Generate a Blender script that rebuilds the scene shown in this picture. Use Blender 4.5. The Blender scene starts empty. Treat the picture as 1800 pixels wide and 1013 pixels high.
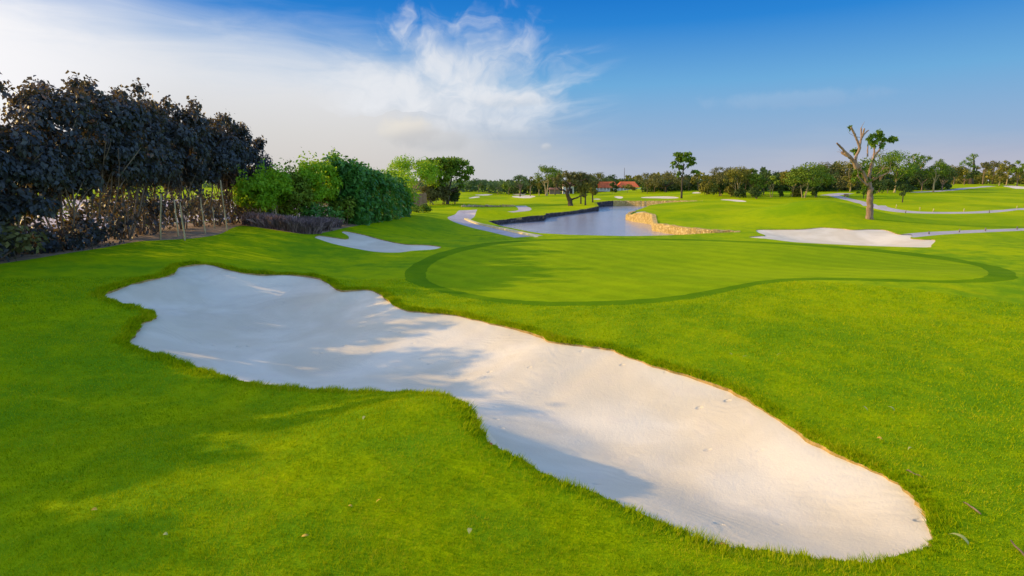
import bpy, math, random
import numpy as np
from mathutils import Vector
from mathutils.geometry import delaunay_2d_cdt

R = math.radians
scene = bpy.context.scene
COL = scene.collection
rs = np.random.RandomState(7)

# ------------------------------------------------------------------ camera
H = 3.2
PITCH = R(10.67)
FPX, CX, CY = 1000.0, 900.0, 506.5
SP, CP = math.sin(PITCH), math.cos(PITCH)
cam = bpy.data.cameras.new('camera')
cam.lens = 20.0
cam.sensor_width = 36.0
cam.clip_start = 0.05
cam.clip_end = 20000
camo = bpy.data.objects.new('camera', cam)
COL.objects.link(camo)
camo.location = (0, 0, H)
camo.rotation_euler = (math.pi / 2 - PITCH, 0, 0)
scene.camera = camo

# sun: direction TOWARDS the sun (azimuth measured left of the view axis)
SUN_AZ, SUN_EL = R(81), R(21.5)
SUN = Vector((-math.sin(SUN_AZ) * math.cos(SUN_EL), math.cos(SUN_AZ) * math.cos(SUN_EL), math.sin(SUN_EL)))


def ray(px, py):
    """world direction of the ray through a photo pixel (arrays allowed)"""
    cx = (np.asarray(px, float) - CX) / FPX
    cy = (CY - np.asarray(py, float)) / FPX
    return cx, CP + cy * SP, -SP + cy * CP


def at(px, py, Y):
    dx, dy, dz = ray(px, py)
    t = Y / dy
    return np.array([dx * t, Y + 0 * t, H + dz * t]).T


def atz(px, py, z):
    dx, dy, dz = ray(px, py)
    t = (z - H) / dz
    return np.array([dx * t, dy * t]).T


# ------------------------------------------------------------------ terrain
def ss(a, b, x):
    t = np.clip((x - a) / (b - a), 0, 1)
    return t * t * (3 - 2 * t)


HX = np.array([[-20, -15.5], [15, -15.2], [31, -15.6], [39, -13.2], [53, -9.9], [80, -10], [110, -12], [200, -20]])


def hedge_x(y):
    return np.interp(y, HX[:, 0], HX[:, 1])


def gauss(x, y, cx, cy, sx, sy):
    return np.exp(-((x - cx) / sx) ** 2 - ((y - cy) / sy) ** 2)


def h(x, y):
    x = np.asarray(x, float)
    y = np.asarray(y, float)
    z = -0.60 * ss(31.3, 37.0, y) * ss(-11, -4, x) + 0.26 * ss(0, 18, x) * ss(38, 48, y)
    A = np.interp(y, [0, 8, 14, 31, 39, 53, 70, 90], [0.6, 0.75, 0.9, 0.9, 0.6, 0.2, -0.3, -0.5])
    xh = hedge_x(y)
    z = z + (A - z * 0.6) * ss(9.5, 0.5, x - xh) * ss(150, 95, y)
    z = z + 0.42 * gauss(x, y, -2.6, 4.6, 3.2, 2.9) + 0.35 * gauss(x, y, 0.5, -1, 6, 4.5)
    z = z + 0.34 * gauss(x, y, 12.5, 17.0, 7.5, 2.7) + 0.16 * gauss(x, y, 6.0, 11.5, 5, 3)
    z = z + 1.75 * gauss(x, y, 28.5, 53, 5.6, 5.0) + 0.7 * gauss(x, y, 19, 58, 9, 3.0) + 0.5 * gauss(x, y, 44, 68, 7, 3.5) + 0.45 * gauss(x, y, 60, 62, 10, 4) + 0.15 * gauss(x, y, 27, 43, 5, 4)
    z = z + 0.5 * gauss(x, y, 32, 84, 10, 6) - 0.2 * gauss(x, y, 16, 68, 7, 10)
    z = z + 1.3 * ss(62, 120, y) * ss(18, 50, x) + 1.0 * ss(120, 220, y) * ss(40, 110, x)
    z = z - 0.5 * ss(110, 220, y) * ss(40, 5, x) + 0.35 * gauss(x, y, 2, 120, 25, 25) + 0.75 * gauss(x, y, -2.5, 60.6, 4.0, 1.9) + 0.30 * gauss(x, y, -1.1, 6.5, 1.3, 1.2)
    u = 0.035 * (np.sin(x * 0.55 + 1.1 * np.sin(y * 0.31)) + np.sin(y * 0.47 + 1.3 + 0.8 * np.sin(x * 0.27)))
    u = u + 0.10 * (np.sin(x * 0.13 + 2) * np.sin(y * 0.11 + 0.6)) * ss(36, 50, y)
    return z + u * ss(1, 7, np.hypot(x, y))


_T = np.geomspace(1.5, 2500, 1400)


def ground(px, py):
    """where photo pixels meet the terrain -> (n,2) world x,y"""
    px = np.atleast_1d(np.asarray(px, float))
    py = np.atleast_1d(np.asarray(py, float))
    dx, dy, dz = ray(px, py)
    T = _T[None, :]
    Z = H + dz[:, None] * T
    below = Z < h(dx[:, None] * T, dy[:, None] * T)
    i = np.argmax(below, axis=1)
    i[~below.any(axis=1)] = len(_T) - 1
    lo, hi = _T[np.maximum(i - 1, 0)], _T[i]
    for _ in range(22):
        m = (lo + hi) / 2
        b = H + dz * m < h(dx * m, dy * m)
        hi = np.where(b, m, hi)
        lo = np.where(b, lo, m)
    return np.stack([dx * hi, dy * hi], 1)


def g3(px, py):
    p = ground(px, py)[0]
    return np.array([p[0], p[1], float(h(p[0], p[1]))])


def smooth_closed(P, n):
    P = np.asarray(P, float)
    out = []
    N = len(P)
    for i in range(N):
        p0, p1, p2, p3 = P[i - 1], P[i], P[(i + 1) % N], P[(i + 2) % N]
        for k in range(n):
            t = k / n
            out.append(0.5 * (2 * p1 + (p2 - p0) * t + (2 * p0 - 5 * p1 + 4 * p2 - p3) * t * t + (3 * p1 - p0 - 3 * p2 + p3) * t ** 3))
    return np.array(out)


def smooth_open(P, n):
    P = np.asarray(P, float)
    Q = np.vstack([2 * P[0] - P[1], P, 2 * P[-1] - P[-2]])
    out = []
    for i in range(1, len(Q) - 2):
        p0, p1, p2, p3 = Q[i - 1], Q[i], Q[i + 1], Q[i + 2]
        for k in range(n):
            t = k / n
            out.append(0.5 * (2 * p1 + (p2 - p0) * t + (2 * p0 - 5 * p1 + 4 * p2 - p3) * t * t + (3 * p1 - p0 - 3 * p2 + p3) * t ** 3))
    out.append(P[-1])
    return np.array(out)


def inside(poly, X, Y):
    r = np.zeros(len(X), bool)
    x0, y0 = poly.min(0)
    x1, y1 = poly.max(0)
    idx = np.where((X >= x0) & (X <= x1) & (Y >= y0) & (Y <= y1))[0]
    if len(idx) == 0:
        return r
    x, y = X[idx], Y[idx]
    c = np.zeros(len(idx), bool)
    j = len(poly) - 1
    for i in range(len(poly)):
        xi, yi = poly[i]
        xj, yj = poly[j]
        if yi != yj:
            m = ((yi > y) != (yj > y)) & (x < (xj - xi) * (y - yi) / (yj - yi) + xi)
            c ^= m
        j = i
    r[idx] = c
    return r


def dist_poly(poly, X, Y, chunk=4000):
    A = poly
    B = np.roll(poly, -1, 0)
    D = B - A
    L = (D ** 2).sum(1) + 1e-12
    out = np.empty(len(X))
    for s in range(0, len(X), chunk):
        P = np.stack([X[s:s + chunk], Y[s:s + chunk]], 1)[:, None, :]
        t = np.clip(((P - A) * D).sum(2) / L, 0, 1)
        out[s:s + chunk] = np.sqrt((((A + D * t[..., None]) - P) ** 2).sum(2)).min(1)
    return out


# ------------------------------------------------------------------ tags and mesh helpers
def tag(o, label=None, cat=None, group=None, kind=None):
    if label: o['label'] = label
    if cat: o['category'] = cat
    if group: o['group'] = group
    if kind: o['kind'] = kind
    return o


def empty(name, loc, label, cat, group=None, rz=0):
    o = bpy.data.objects.new(name, None)
    COL.objects.link(o)
    o.location = loc
    o.rotation_euler = (0, 0, rz)
    o.empty_display_size = 0.2
    return tag(o, label, cat, group)


def mesh_np(name, V, F, mat, parent=None, smooth=False, mats=None, mi=None):
    """V (n,3); F either list of (k,m) int arrays of equal-size faces, or an array"""
    if not isinstance(F, list):
        F = [F]
    F = [np.asarray(f, np.int32) for f in F if len(f)]
    V = np.asarray(V, np.float32)
    me = bpy.data.meshes.new(name)
    me.vertices.add(len(V))
    me.vertices.foreach_set('co', V.ravel())
    li = np.concatenate([f.ravel() for f in F])
    tot = np.concatenate([np.full(len(f), f.shape[1], np.int32) for f in F])
    st = np.concatenate([[0], np.cumsum(tot)[:-1]]).astype(np.int32)
    me.loops.add(len(li))
    me.loops.foreach_set('vertex_index', li)
    me.polygons.add(len(tot))
    me.polygons.foreach_set('loop_start', st)
    me.polygons.foreach_set('use_smooth', np.full(len(tot), smooth, bool))
    if mi is not None:
        me.polygons.foreach_set('material_index', np.asarray(mi, np.int32))
    me.update(calc_edges=True)
    for m in (mats or [mat]):
        me.materials.append(m)
    o = bpy.data.objects.new(name, me)
    COL.objects.link(o)
    if parent is not None:
        o.parent = parent
    return o


class MB:
    """collects tubes, boxes and prisms into one mesh"""
    def __init__(self):
        self.v, self.q, self.t, self.n = [], [], [], 0

    def add(self, V, quads=None, tris=None):
        V = np.asarray(V, float)
        self.v.append(V)
        if quads is not None and len(quads): self.q.append(np.asarray(quads) + self.n)
        if tris is not None and len(tris): self.t.append(np.asarray(tris) + self.n)
        self.n += len(V)

    def tube(self, P, rad, sides=7, cap=True):
        P = np.asarray(P, float)
        n = len(P)
        rad = np.broadcast_to(np.asarray(rad, float), (n,))
        T = np.gradient(P, axis=0)
        T /= np.linalg.norm(T, axis=1)[:, None] + 1e-9
        ref = np.array([1.0, 0.13, 0.02]) if abs(T[0][0]) < 0.9 else np.array([0, 1.0, 0.1])
        U = np.cross(T, ref)
        U /= np.linalg.norm(U, axis=1)[:, None] + 1e-9
        W = np.cross(T, U)
        a = np.arange(sides) * 2 * math.pi / sides
        ring = P[:, None, :] + rad[:, None, None] * (np.cos(a)[None, :, None] * U[:, None, :] + np.sin(a)[None, :, None] * W[:, None, :])
        V = ring.reshape(-1, 3)
        q = []
        for i in range(n - 1):
            for k in range(sides):
                k2 = (k + 1) % sides
                q.append((i * sides + k, i * sides + k2, (i + 1) * sides + k2, (i + 1) * sides + k))
        t = []
        if cap:
            V = np.vstack([V, P[:1], P[-1:]])
            c0, c1 = n * sides, n * sides + 1
            for k in range(sides):
                k2 = (k + 1) % sides
                t.append((c0, k2, k))
                t.append((c1, (n - 1) * sides + k, (n - 1) * sides + k2))
        self.add(V, q, t)

    def box(self, c, s, rz=0):
        c = np.asarray(c, float)
        x, y, z = np.asarray(s, float) / 2
        V = np.array([(-x, -y, -z), (x, -y, -z), (x, y, -z), (-x, y, -z), (-x, -y, z), (x, -y, z), (x, y, z), (-x, y, z)])
        ca, sa = math.cos(rz), math.sin(rz)
        V = np.stack([V[:, 0] * ca - V[:, 1] * sa, V[:, 0] * sa + V[:, 1] * ca, V[:, 2]], 1) + c
        self.add(V, [(0, 3, 2, 1), (4, 5, 6, 7), (0, 1, 5, 4), (1, 2, 6, 5), (2, 3, 7, 6), (3, 0, 4, 7)])

    def build(self, name, mat, parent=None, smooth=True, origin=None):
        V = np.vstack(self.v)
        if origin is not None:
            V = V - np.asarray(origin)
        F = []
        if self.q: F.append(np.vstack(self.q))
        if self.t: F.append(np.vstack(self.t))
        return mesh_np(name, V, F, mat, parent, smooth)


# ------------------------------------------------------------------ node helpers
class NT:
    def __init__(self, tree):
        self.t = tree

    def n(self, typ, ins=None, **props):
        nd = self.t.nodes.new(typ)
        for k, v in props.items():
            setattr(nd, k, v)
        for k, v in (ins or {}).items():
            self.set(nd.inputs[k], v)
        return nd

    def set(self, sock, v):
        if isinstance(v, bpy.types.NodeSocket):
            self.t.links.new(v, sock)
        else:
            if isinstance(v, (tuple, list)) and sock.type == 'RGBA' and len(v) == 3:
                v = (*v, 1)
            sock.default_value = v

    def m(self, op, a, b=0.0, c=0.0, clamp=False):
        nd = self.t.nodes.new('ShaderNodeMath')
        nd.operation = op
        nd.use_clamp = clamp
        self.set(nd.inputs[0], a)
        self.set(nd.inputs[1], b)
        self.set(nd.inputs[2], c)
        return nd.outputs[0]

    def ss(self, a, b, x):
        nd = self.t.nodes.new('ShaderNodeMapRange')
        nd.interpolation_type = 'SMOOTHSTEP'
        inv = False
        if not isinstance(a, bpy.types.NodeSocket) and not isinstance(b, bpy.types.NodeSocket) and a > b:
            a, b, inv = b, a, True
        self.set(nd.inputs['Value'], x)
        self.set(nd.inputs['From Min'], a)
        self.set(nd.inputs['From Max'], b)
        if inv:
            nd.inputs['To Min'].default_value = 1
            nd.inputs['To Max'].default_value = 0
        return nd.outputs[0]

    def mix(self, f, a, b, blend='MIX', clamp=False):
        nd = self.t.nodes.new('ShaderNodeMix')
        nd.data_type = 'RGBA'
        nd.blend_type = blend
        nd.clamp_result = clamp
        self.set(nd.inputs[0], f)
        self.set(nd.inputs[6], a)
        self.set(nd.inputs[7], b)
        return nd.outputs[2]

    def ramp(self, x, stops, interp='LINEAR'):
        nd = self.t.nodes.new('ShaderNodeValToRGB')
        cr = nd.color_ramp
        cr.interpolation = interp
        while len(cr.elements) < len(stops):
            cr.elements.new(0.5)
        for e, (p, c) in zip(cr.elements, stops):
            e.position = p
            e.color = (*c, 1) if len(c) == 3 else c
        self.set(nd.inputs[0], x)
        return nd.outputs[0]

    def noise(self, vec, scale, detail=3, rough=0.55, dist=0.0, dim='3D'):
        nd = self.t.nodes.new('ShaderNodeTexNoise')
        nd.noise_dimensions = dim
        self.set(nd.inputs['Vector'], vec)
        self.set(nd.inputs['Scale'], scale)
        self.set(nd.inputs['Detail'], detail)
        self.set(nd.inputs['Roughness'], rough)
        self.set(nd.inputs['Distortion'], dist)
        return nd.outputs[0]

    def xyz(self, x, y, z=0.0):
        nd = self.t.nodes.new('ShaderNodeCombineXYZ')
        for i, v in enumerate((x, y, z)):
            self.set(nd.inputs[i], v)
        return nd.outputs[0]

    def sep(self, v):
        nd = self.t.nodes.new('ShaderNodeSeparateXYZ')
        self.set(nd.inputs[0], v)
        return nd.outputs

    def pos(self):
        return self.n('ShaderNodeNewGeometry').outputs['Position']

    def bump(self, height, strength=0.5, dist=0.05):
        return self.n('ShaderNodeBump', {'Height': height, 'Strength': strength, 'Distance': dist}).outputs[0]


def new_mat(name):
    m = bpy.data.materials.new(name)
    m.use_nodes = True
    m.node_tree.nodes.clear()
    k = NT(m.node_tree)
    return m, k, k.n('ShaderNodeOutputMaterial')


def mat_leaf(name, cols, trans=None, tw=0.3, rough=0.5, spec=0.25, hue_noise=0.0):
    """leaf material: each leaf takes its own shade between the given colours"""
    m, k, out = new_mat(name)
    g = k.n('ShaderNodeNewGeometry')
    rnd = g.outputs['Random Per Island']
    n = len(cols)
    big = k.noise(g.outputs['Position'], 0.9, 2, 0.6)
    f = k.m('ADD', k.m('MULTIPLY', rnd, 0.65), k.m('MULTIPLY', k.m('SUBTRACT', big, 0.35), 0.9), clamp=True)
    col = k.ramp(f, [(i / max(n - 1, 1), c) for i, c in enumerate(cols)])
    bs = k.n('ShaderNodeBsdfPrincipled', {'Base Color': col, 'Roughness': rough, 'Specular IOR Level': spec})
    tc = trans or tuple(min(1, c * 1.6) for c in cols[-1])
    tr = k.n('ShaderNodeBsdfTranslucent', {'Color': tc})
    mx = k.n('ShaderNodeMixShader', {0: tw, 1: bs.outputs[0], 2: tr.outputs[0]})
    k.set(out.inputs[0], mx.outputs[0])
    return m


def mat_simple(name, c1, c2, scale=8, rough=0.8, bump=0.3, bd=0.02, stretch=(1, 1, 1), spec=0.2):
    m, k, out = new_mat(name)
    v = k.n('ShaderNodeVectorMath', {0: k.pos(), 1: stretch}, operation='MULTIPLY').outputs[0]
    a = k.noise(v, scale, 5, 0.6)
    b = k.noise(v, scale * 0.17, 3, 0.6)
    f = k.m('ADD', k.m('MULTIPLY', a, 0.6), k.m('MULTIPLY', b, 0.4))
    col = k.mix(k.ss(0.36, 0.64, f), c1, c2)
    bs = k.n('ShaderNodeBsdfPrincipled', {'Base Color': col, 'Roughness': rough, 'Specular IOR Level': spec, 'Normal': k.bump(a, bump, bd)})
    k.set(out.inputs[0], bs.outputs[0])
    return m


# ------------------------------------------------------------------ turf materials
def mat_turf(name, lo, hi, dry, stripe=0.0, sdir=(1, 0), speriod=2.4, fine=26, bump=0.6, far=True):
    m, k, out = new_mat(name)
    p = k.pos()
    s = k.sep(p)
    p2 = k.xyz(s[0], s[1], 0.0)
    rad = k.n('ShaderNodeVectorMath', {0: p2}, operation='LENGTH').outputs['Value']
    big = k.noise(p2, 0.16, 4, 0.6, 0.6)
    mid = k.noise(p2, 1.3, 4, 0.65)
    # elongated, mown-grain speckle
    fin = k.noise(p2, fine, 4, 0.75)
    fin2 = k.noise(p2, fine * 0.28, 4, 0.7)
    f = k.m('ADD', k.m('MULTIPLY', big, 0.55), k.m('MULTIPLY', mid, 0.45))
    col = k.mix(k.ss(0.38, 0.62, f), lo, hi)
    col = k.mix(k.m('MULTIPLY', k.ss(0.52, 0.78, k.noise(p2, 0.45, 5, 0.7, 0.8)), 0.55), col, dry)
    if far:
        fcol = k.mix(k.ss(0.35, 0.65, k.noise(p2, 0.07, 5, 0.65, 1.0)), (0.21, 0.335, 0.0), (0.41, 0.475, 0.0))
        col = k.mix(k.m('MULTIPLY', k.ss(30, 75, rad), 0.85), col, fcol)
    sp = k.m('ADD', k.m('MULTIPLY', fin, 0.6), k.m('MULTIPLY', fin2, 0.4))
    fac = k.m('ADD', 0.42, k.m('MULTIPLY', sp, 1.16))
    if stripe:
        ph = k.m('ADD', k.m('MULTIPLY', s[0], sdir[0]), k.m('MULTIPLY', s[1], sdir[1]))
        w = k.m('SINE', k.m('MULTIPLY', ph, 2 * math.pi / speriod))
        fac = k.m('MULTIPLY', fac, k.m('ADD', 1.0, k.m('MULTIPLY', k.ss(-0.5, 0.5, w), stripe)))
    gray = k.xyz(fac, fac, fac)
    col = k.mix(1.0, col, gray, 'MULTIPLY')
    bs = k.n('ShaderNodeBsdfPrincipled', {'Base Color': col, 'Roughness': 0.85, 'Specular IOR Level': 0.02,
             'Sheen Weight': 0.0, 'Normal': k.bump(sp, bump, 0.05)})
    k.set(out.inputs[0], bs.outputs[0])
    return m


M = {}
M['turf'] = mat_turf('turf', (0.15, 0.295, 0.004), (0.36, 0.45, 0.0), (0.45, 0.45, 0.0))
M['green'] = mat_turf('green_turf', (0.195, 0.305, 0.0), (0.275, 0.375, 0.0), (0.32, 0.385, 0.0), stripe=0.085, sdir=(0.80, 0.6), speriod=1.15, fine=45, bump=0.12, far=False)
M['collar'] = mat_turf('collar_turf', (0.095, 0.205, 0.0), (0.145, 0.265, 0.0), (0.165, 0.27, 0.0), fine=32, bump=0.4, far=False)
M['edge'] = mat_simple('turf_edge', (0.52, 0.34, 0.13), (0.22, 0.17, 0.04), 6, 0.95, 0.8, 0.04)
M['soil'] = mat_simple('soil', (0.20, 0.13, 0.075), (0.36, 0.25, 0.15), 3, 0.95, 0.6, 0.05)


def mat_sand(name, fine=True):
    m, k, out = new_mat(name)
    p = k.pos()
    s = k.sep(p)
    big = k.noise(p, 0.35, 4, 0.55, 0.7)
    mid = k.noise(p, 2.2, 5, 0.65, 0.3)
    fin = k.noise(p, 22, 4, 0.8)
    col = k.mix(k.ss(0.38, 0.64, big), (0.66, 0.582, 0.425), (0.78, 0.705, 0.545))
    col = k.mix(k.m('MULTIPLY', k.ss(0.50, 0.72, mid), 0.30), col, (0.66, 0.575, 0.47))
    sp = k.noise(p, 60, 3, 0.8)
    col = k.mix(k.m('MULTIPLY', k.ss(0.66, 0.76, sp), 0.22), col, (0.42, 0.35, 0.27))
    # rake grooves sweeping along the trap, broken up
    wv = k.m('ADD', k.m('MULTIPLY', s[0], 0.55), k.m('MULTIPLY', s[1], 0.84))
    wob = k.m('MULTIPLY', k.noise(p, 0.5, 3, 0.5), 2.4)
    rake = k.m('SINE', k.m('MULTIPLY', k.m('ADD', wv, wob), 34.0))
    rk = k.m('MULTIPLY', rake, k.m('MULTIPLY', k.ss(0.48, 0.66, k.noise(p, 0.8, 3, 0.5)), 0.06))
    # old footprints / scuffs
    vo = k.n('ShaderNodeTexVoronoi', {'Vector': k.n('ShaderNodeVectorMath', {0: p, 1: (1.0, 1.5, 1.0)}, operation='MULTIPLY').outputs[0], 'Scale': 2.3, 'Randomness': 1.0}).outputs[0]
    foot = k.m('MULTIPLY', k.ss(0.16, 0.05, vo), k.m('MULTIPLY', k.ss(0.50, 0.62, k.noise(p, 0.9, 2, 0.5)), -0.75))
    hgt = k.m('ADD', k.m('ADD', k.m('MULTIPLY', mid, 0.5), k.m('MULTIPLY', fin, 0.20)), k.m('ADD', rk, foot))
    bs = k.n('ShaderNodeBsdfPrincipled', {'Base Color': col, 'Roughness': 0.95, 'Specular IOR Level': 0.1, 'Normal': k.bump(hgt, 0.55, 0.06)})
    k.set(out.inputs[0], bs.outputs[0])
    return m


M['sand'] = mat_sand('sand')
M['path'] = mat_simple('path_concrete', (0.40, 0.36, 0.36), (0.52, 0.47, 0.46), 2.5, 0.9, 0.15, 0.01)
M['road'] = mat_simple('pale_road', (0.46, 0.38, 0.37), (0.60, 0.51, 0.49), 0.8, 0.9, 0.1, 0.01)
M['kerb'] = mat_simple('kerb_stone', (0.62, 0.50, 0.22), (0.78, 0.66, 0.36), 3, 0.9, 0.3, 0.02)

# ------------------------------------------------------------------ outlines (read off the photo, dropped onto the terrain)
B1 = [(182, 519), (200, 512), (222, 505), (250, 496), (285, 489), (305, 481), (312, 473), (330, 468), (352, 466), (375, 468), (400, 475), (430, 481), (470, 484), (520, 485), (555, 489), (575, 498), (590, 508), (605, 512), (640, 511), (660, 515), (680, 528), (698, 541), (720, 548), (760, 552), (800, 556), (830, 563), (870, 572), (910, 580), (945, 590), (970, 603), (1000, 607), (1040, 612), (1072, 616), (1100, 628), (1150, 645), (1200, 660), (1260, 680), (1300, 697), (1340, 722), (1380, 747), (1430, 780), (1480, 806), (1530, 830), (1570, 850), (1600, 870), (1615, 885), (1625, 905), (1632, 935), (1636, 960), (1620, 970), (1590, 980), (1560, 990), (1535, 994), (1500, 990), (1450, 988), (1400, 983), (1350, 975), (1300, 970), (1260, 962), (1230, 950), (1200, 937), (1150, 920), (1110, 902), (1075, 885), (1040, 868), (1000, 855), (960, 838), (920, 815), (890, 800), (865, 785), (850, 765), (842, 745), (830, 725), (812, 712), (790, 703), (750, 697), (700, 694), (640, 693), (580, 691), (530, 688), (480, 683), (430, 674), (380, 660), (330, 643), (290, 630), (255, 620), (235, 611), (228, 602), (238, 590), (246, 577), (248, 570), (265, 565), (274, 558), (268, 550), (245, 544), (215, 536), (190, 528)]
B2 = [(553, 417), (562, 414), (585, 417), (606, 420), (613, 418.5), (611, 414), (601, 408.5), (608, 406.5), (637, 412), (675, 422), (712, 429), (750, 430.5), (775, 434), (762, 438.5), (725, 441), (700, 444), (662, 443), (625, 437), (587, 429), (562, 421)]
B3 = [(1317, 417), (1330, 415), (1345, 414), (1333, 409), (1331, 404), (1366, 403.6), (1408, 403), (1436, 400.5), (1449, 400), (1481, 402), (1499, 404), (1528, 403), (1553, 404), (1568, 408), (1580, 412), (1603, 413), (1601, 419), (1622, 421), (1644, 422), (1637, 431), (1629, 435), (1548, 433), (1474, 430), (1400, 426), (1357, 421)]
COLLAR = [(711, 488), (716, 474), (735, 460), (765, 447), (800, 437), (850, 428), (920, 422), (1000, 419.5), (1100, 419), (1220, 421), (1340, 425), (1450, 431), (1560, 440), (1650, 450), (1730, 464), (1775, 475), (1788, 485), (1775, 493), (1720, 497), (1640, 497), (1560, 495), (1480, 493), (1400, 494), (1330, 502), (1270, 515), (1200, 528), (1120, 535), (1040, 538), (960, 538), (880, 533), (810, 522), (755, 509), (722, 497)]
GREEN = [(749, 486), (752, 472), (770, 458), (800, 446), (840, 436), (900, 427), (980, 423), (1100, 421.5), (1220, 423.5), (1340, 428), (1450, 435), (1550, 444), (1640, 455), (1710, 466), (1734, 476), (1735, 484), (1715, 490), (1660, 493), (1580, 491), (1480, 488.5), (1400, 489), (1330, 495), (1260, 508), (1190, 520), (1110, 527), (1030, 530), (950, 530), (880, 525), (825, 516), (780, 505), (757, 496)]


def outline(P, n=6, closed=True):
    q = smooth_closed(P, n) if closed else smooth_open(P, n)
    return ground(q[:, 0], q[:, 1])


def jitter(poly, amp, seed, keep=0):
    r = np.random.RandomState(seed)
    n = len(poly)
    t = np.arange(n) / n * 2 * math.pi
    d = np.roll(poly, -1, 0) - np.roll(poly, 1, 0)
    nrm = np.stack([d[:, 1], -d[:, 0]], 1) / (np.linalg.norm(d, axis=1)[:, None] + 1e-9)
    w = np.zeros(n)
    for f in (17, 29, 43, 71, 97, 131):
        w += np.sin(f * t + r.rand() * 6.28) * r.rand()
    return poly + nrm * (w * amp)[:, None]


def ellipse(px, py, hw, hh, tilt=0, n=22, seed=0):
    r = np.random.RandomState(seed)
    a = np.arange(n) * 2 * math.pi / n
    k = 1 + 0.16 * np.sin(2 * a + r.rand() * 6) + 0.12 * np.sin(3 * a + r.rand() * 6)
    x = px + hw * k * np.cos(a)
    y = py + hh * k * np.sin(a) + tilt * np.cos(a)
    return ground(x, y)


def strip(P, width, n=8, world=None):
    """a path strip of given world width about a centre line given in photo pixels (or in metres)"""
    q = smooth_open(P if world is None else world, n)
    c = ground(q[:, 0], q[:, 1]) if world is None else q
    # smooth the world line a little
    for _ in range(3):
        c[1:-1] = (c[:-2] + 2 * c[1:-1] + c[2:]) / 4
    d = np.gradient(c, axis=0)
    nrm = np.stack([-d[:, 1], d[:, 0]], 1) / (np.linalg.norm(d, axis=1)[:, None] + 1e-9)
    w = np.broadcast_to(np.asarray(width, float), (len(c),))[:, None] / 2
    return np.vstack([c + nrm * w, (c - nrm * w)[::-1]]), c


bunk1 = jitter(outline(B1, 5), 0.018, 1)
bunk2 = outline(B2, 5)
bunk3 = outline(B3, 5)
FARB = [(921, 346, 20, 2.4, 0.6), (914, 341.5, 11, 1.2, 0), (834, 347, 9, 1.5, -0.6), (851, 342.6, 15, 1.2, 0), (1088, 347, 8, 1.9, 0), (1162, 347.2, 29, 2.2, 0), (1126, 373.2, 10, 1.0, -1.0), (1291, 352.5, 21, 1.8, 1.2), (1049, 350.2, 8, 0.8, 0), (1788, 329.3, 22, 2.4, 1.0), (1224, 339, 9, 1.1, 0)]
farb = [ellipse(*f, seed=i) for i, f in enumerate(FARB)]
collar = jitter(outline(COLLAR, 6), 0.02, 5)
green = jitter(outline(GREEN, 6), 0.02, 6)
WATER = -1.0
POND = [(857, 397.5), (878, 395), (900, 392.5), (930, 390.5), (955, 388.5), (958, 386), (960, 383), (1005, 377), (1030, 373.7), (1052, 371), (1050, 368), (1048, 364.8), (1070, 363), (1100, 362.3), (1160, 363.4), (1234, 365), (1208, 366.6), (1179, 368), (1143, 370.5), (1120, 376), (1106, 381), (1100, 386), (1115, 390), (1146, 395), (1147, 400), (1148, 406), (1180, 411.6), (1208, 416), (1250, 419.5), (1300, 421), (1200, 424.5), (1100, 425.5), (1000, 424), (950, 420.5), (935, 417.5), (910, 411), (885, 405.5)]
pq = np.array(POND, float)
pq = np.vstack([pq[i] + (pq[(i + 1) % len(pq)] - pq[i]) * t for i in range(len(pq)) for t in (0, 0.25, 0.5, 0.75)])
pond = atz(pq[:, 0], pq[:, 1], WATER)

_pa = ground([915, 921, 922, 908], [362, 365.5, 369.5, 371.8])
_pb = ground([812, 806, 816, 840, 868, 900, 930], [382, 386, 391.5, 398, 403.5, 410, 416])
pathL, pathLc = strip(None, np.linspace(1.7, 2.2, 13 * 8 + 1), world=np.vstack([_pa, [(-0.9, 67.2), (-2.9, 66.2), (-4.4, 63.6)], _pb]))
pathA, pathAc = strip([(1590, 415.5), (1640, 410.5), (1700, 407.5), (1760, 405), (1840, 402), (1960, 398)], 1.25)
pathB, pathBc = strip([(1466, 344), (1484, 349), (1506, 354), (1538, 362.5), (1560, 368), (1588, 372), (1622, 374), (1671, 374.4), (1721, 373.4), (1758, 370.6), (1810, 367), (1900, 361)], 1.8)
pathC, pathCc = strip([(1602, 338.5), (1661, 335.5), (1700, 331), (1743, 327.5)], 2.4)
pathD, pathDc = strip([(1454, 344.0), (1470, 342), (1488, 340)], 2.6, 5)

# planting bed under the trees and shrubs on the left bank, and the pale road behind it
bed_px = [(-260, 520), (-120, 488), (-60, 477), (0, 464), (60, 455), (120, 445), (180, 436), (240, 425), (290, 422), (340, 419), (385, 412), (408, 401), (430, 397), (480, 404), (540, 412), (580, 407), (605, 401), (650, 393), (700, 384), (722, 377)]
bf = outline(bed_px, 4, closed=False)
bb = np.array([(hedge_x(y) - 3.6, y) for y in np.linspace(bf[-1, 1], 3, 30)])
bed = np.vstack([bf, bb])
ry = np.linspace(110, -10, 40)
road = np.vstack([np.stack([hedge_x(ry) - 4.2, ry], 1), np.stack([hedge_x(ry[::-1]) - 170, ry[::-1]], 1)])

REG = [('sand_bunker', bunk1), ('sand_bunker', bunk2), ('sand_bunker', bunk3)] + [('sand_bunker', f) for f in farb] + [
    ('pond', pond), ('putting_green', green), ('collar', collar), ('path', pathL), ('path', pathA), ('path', pathB), ('path', pathC), ('path', pathD), ('planting_bed', bed), ('road', road)]

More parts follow.
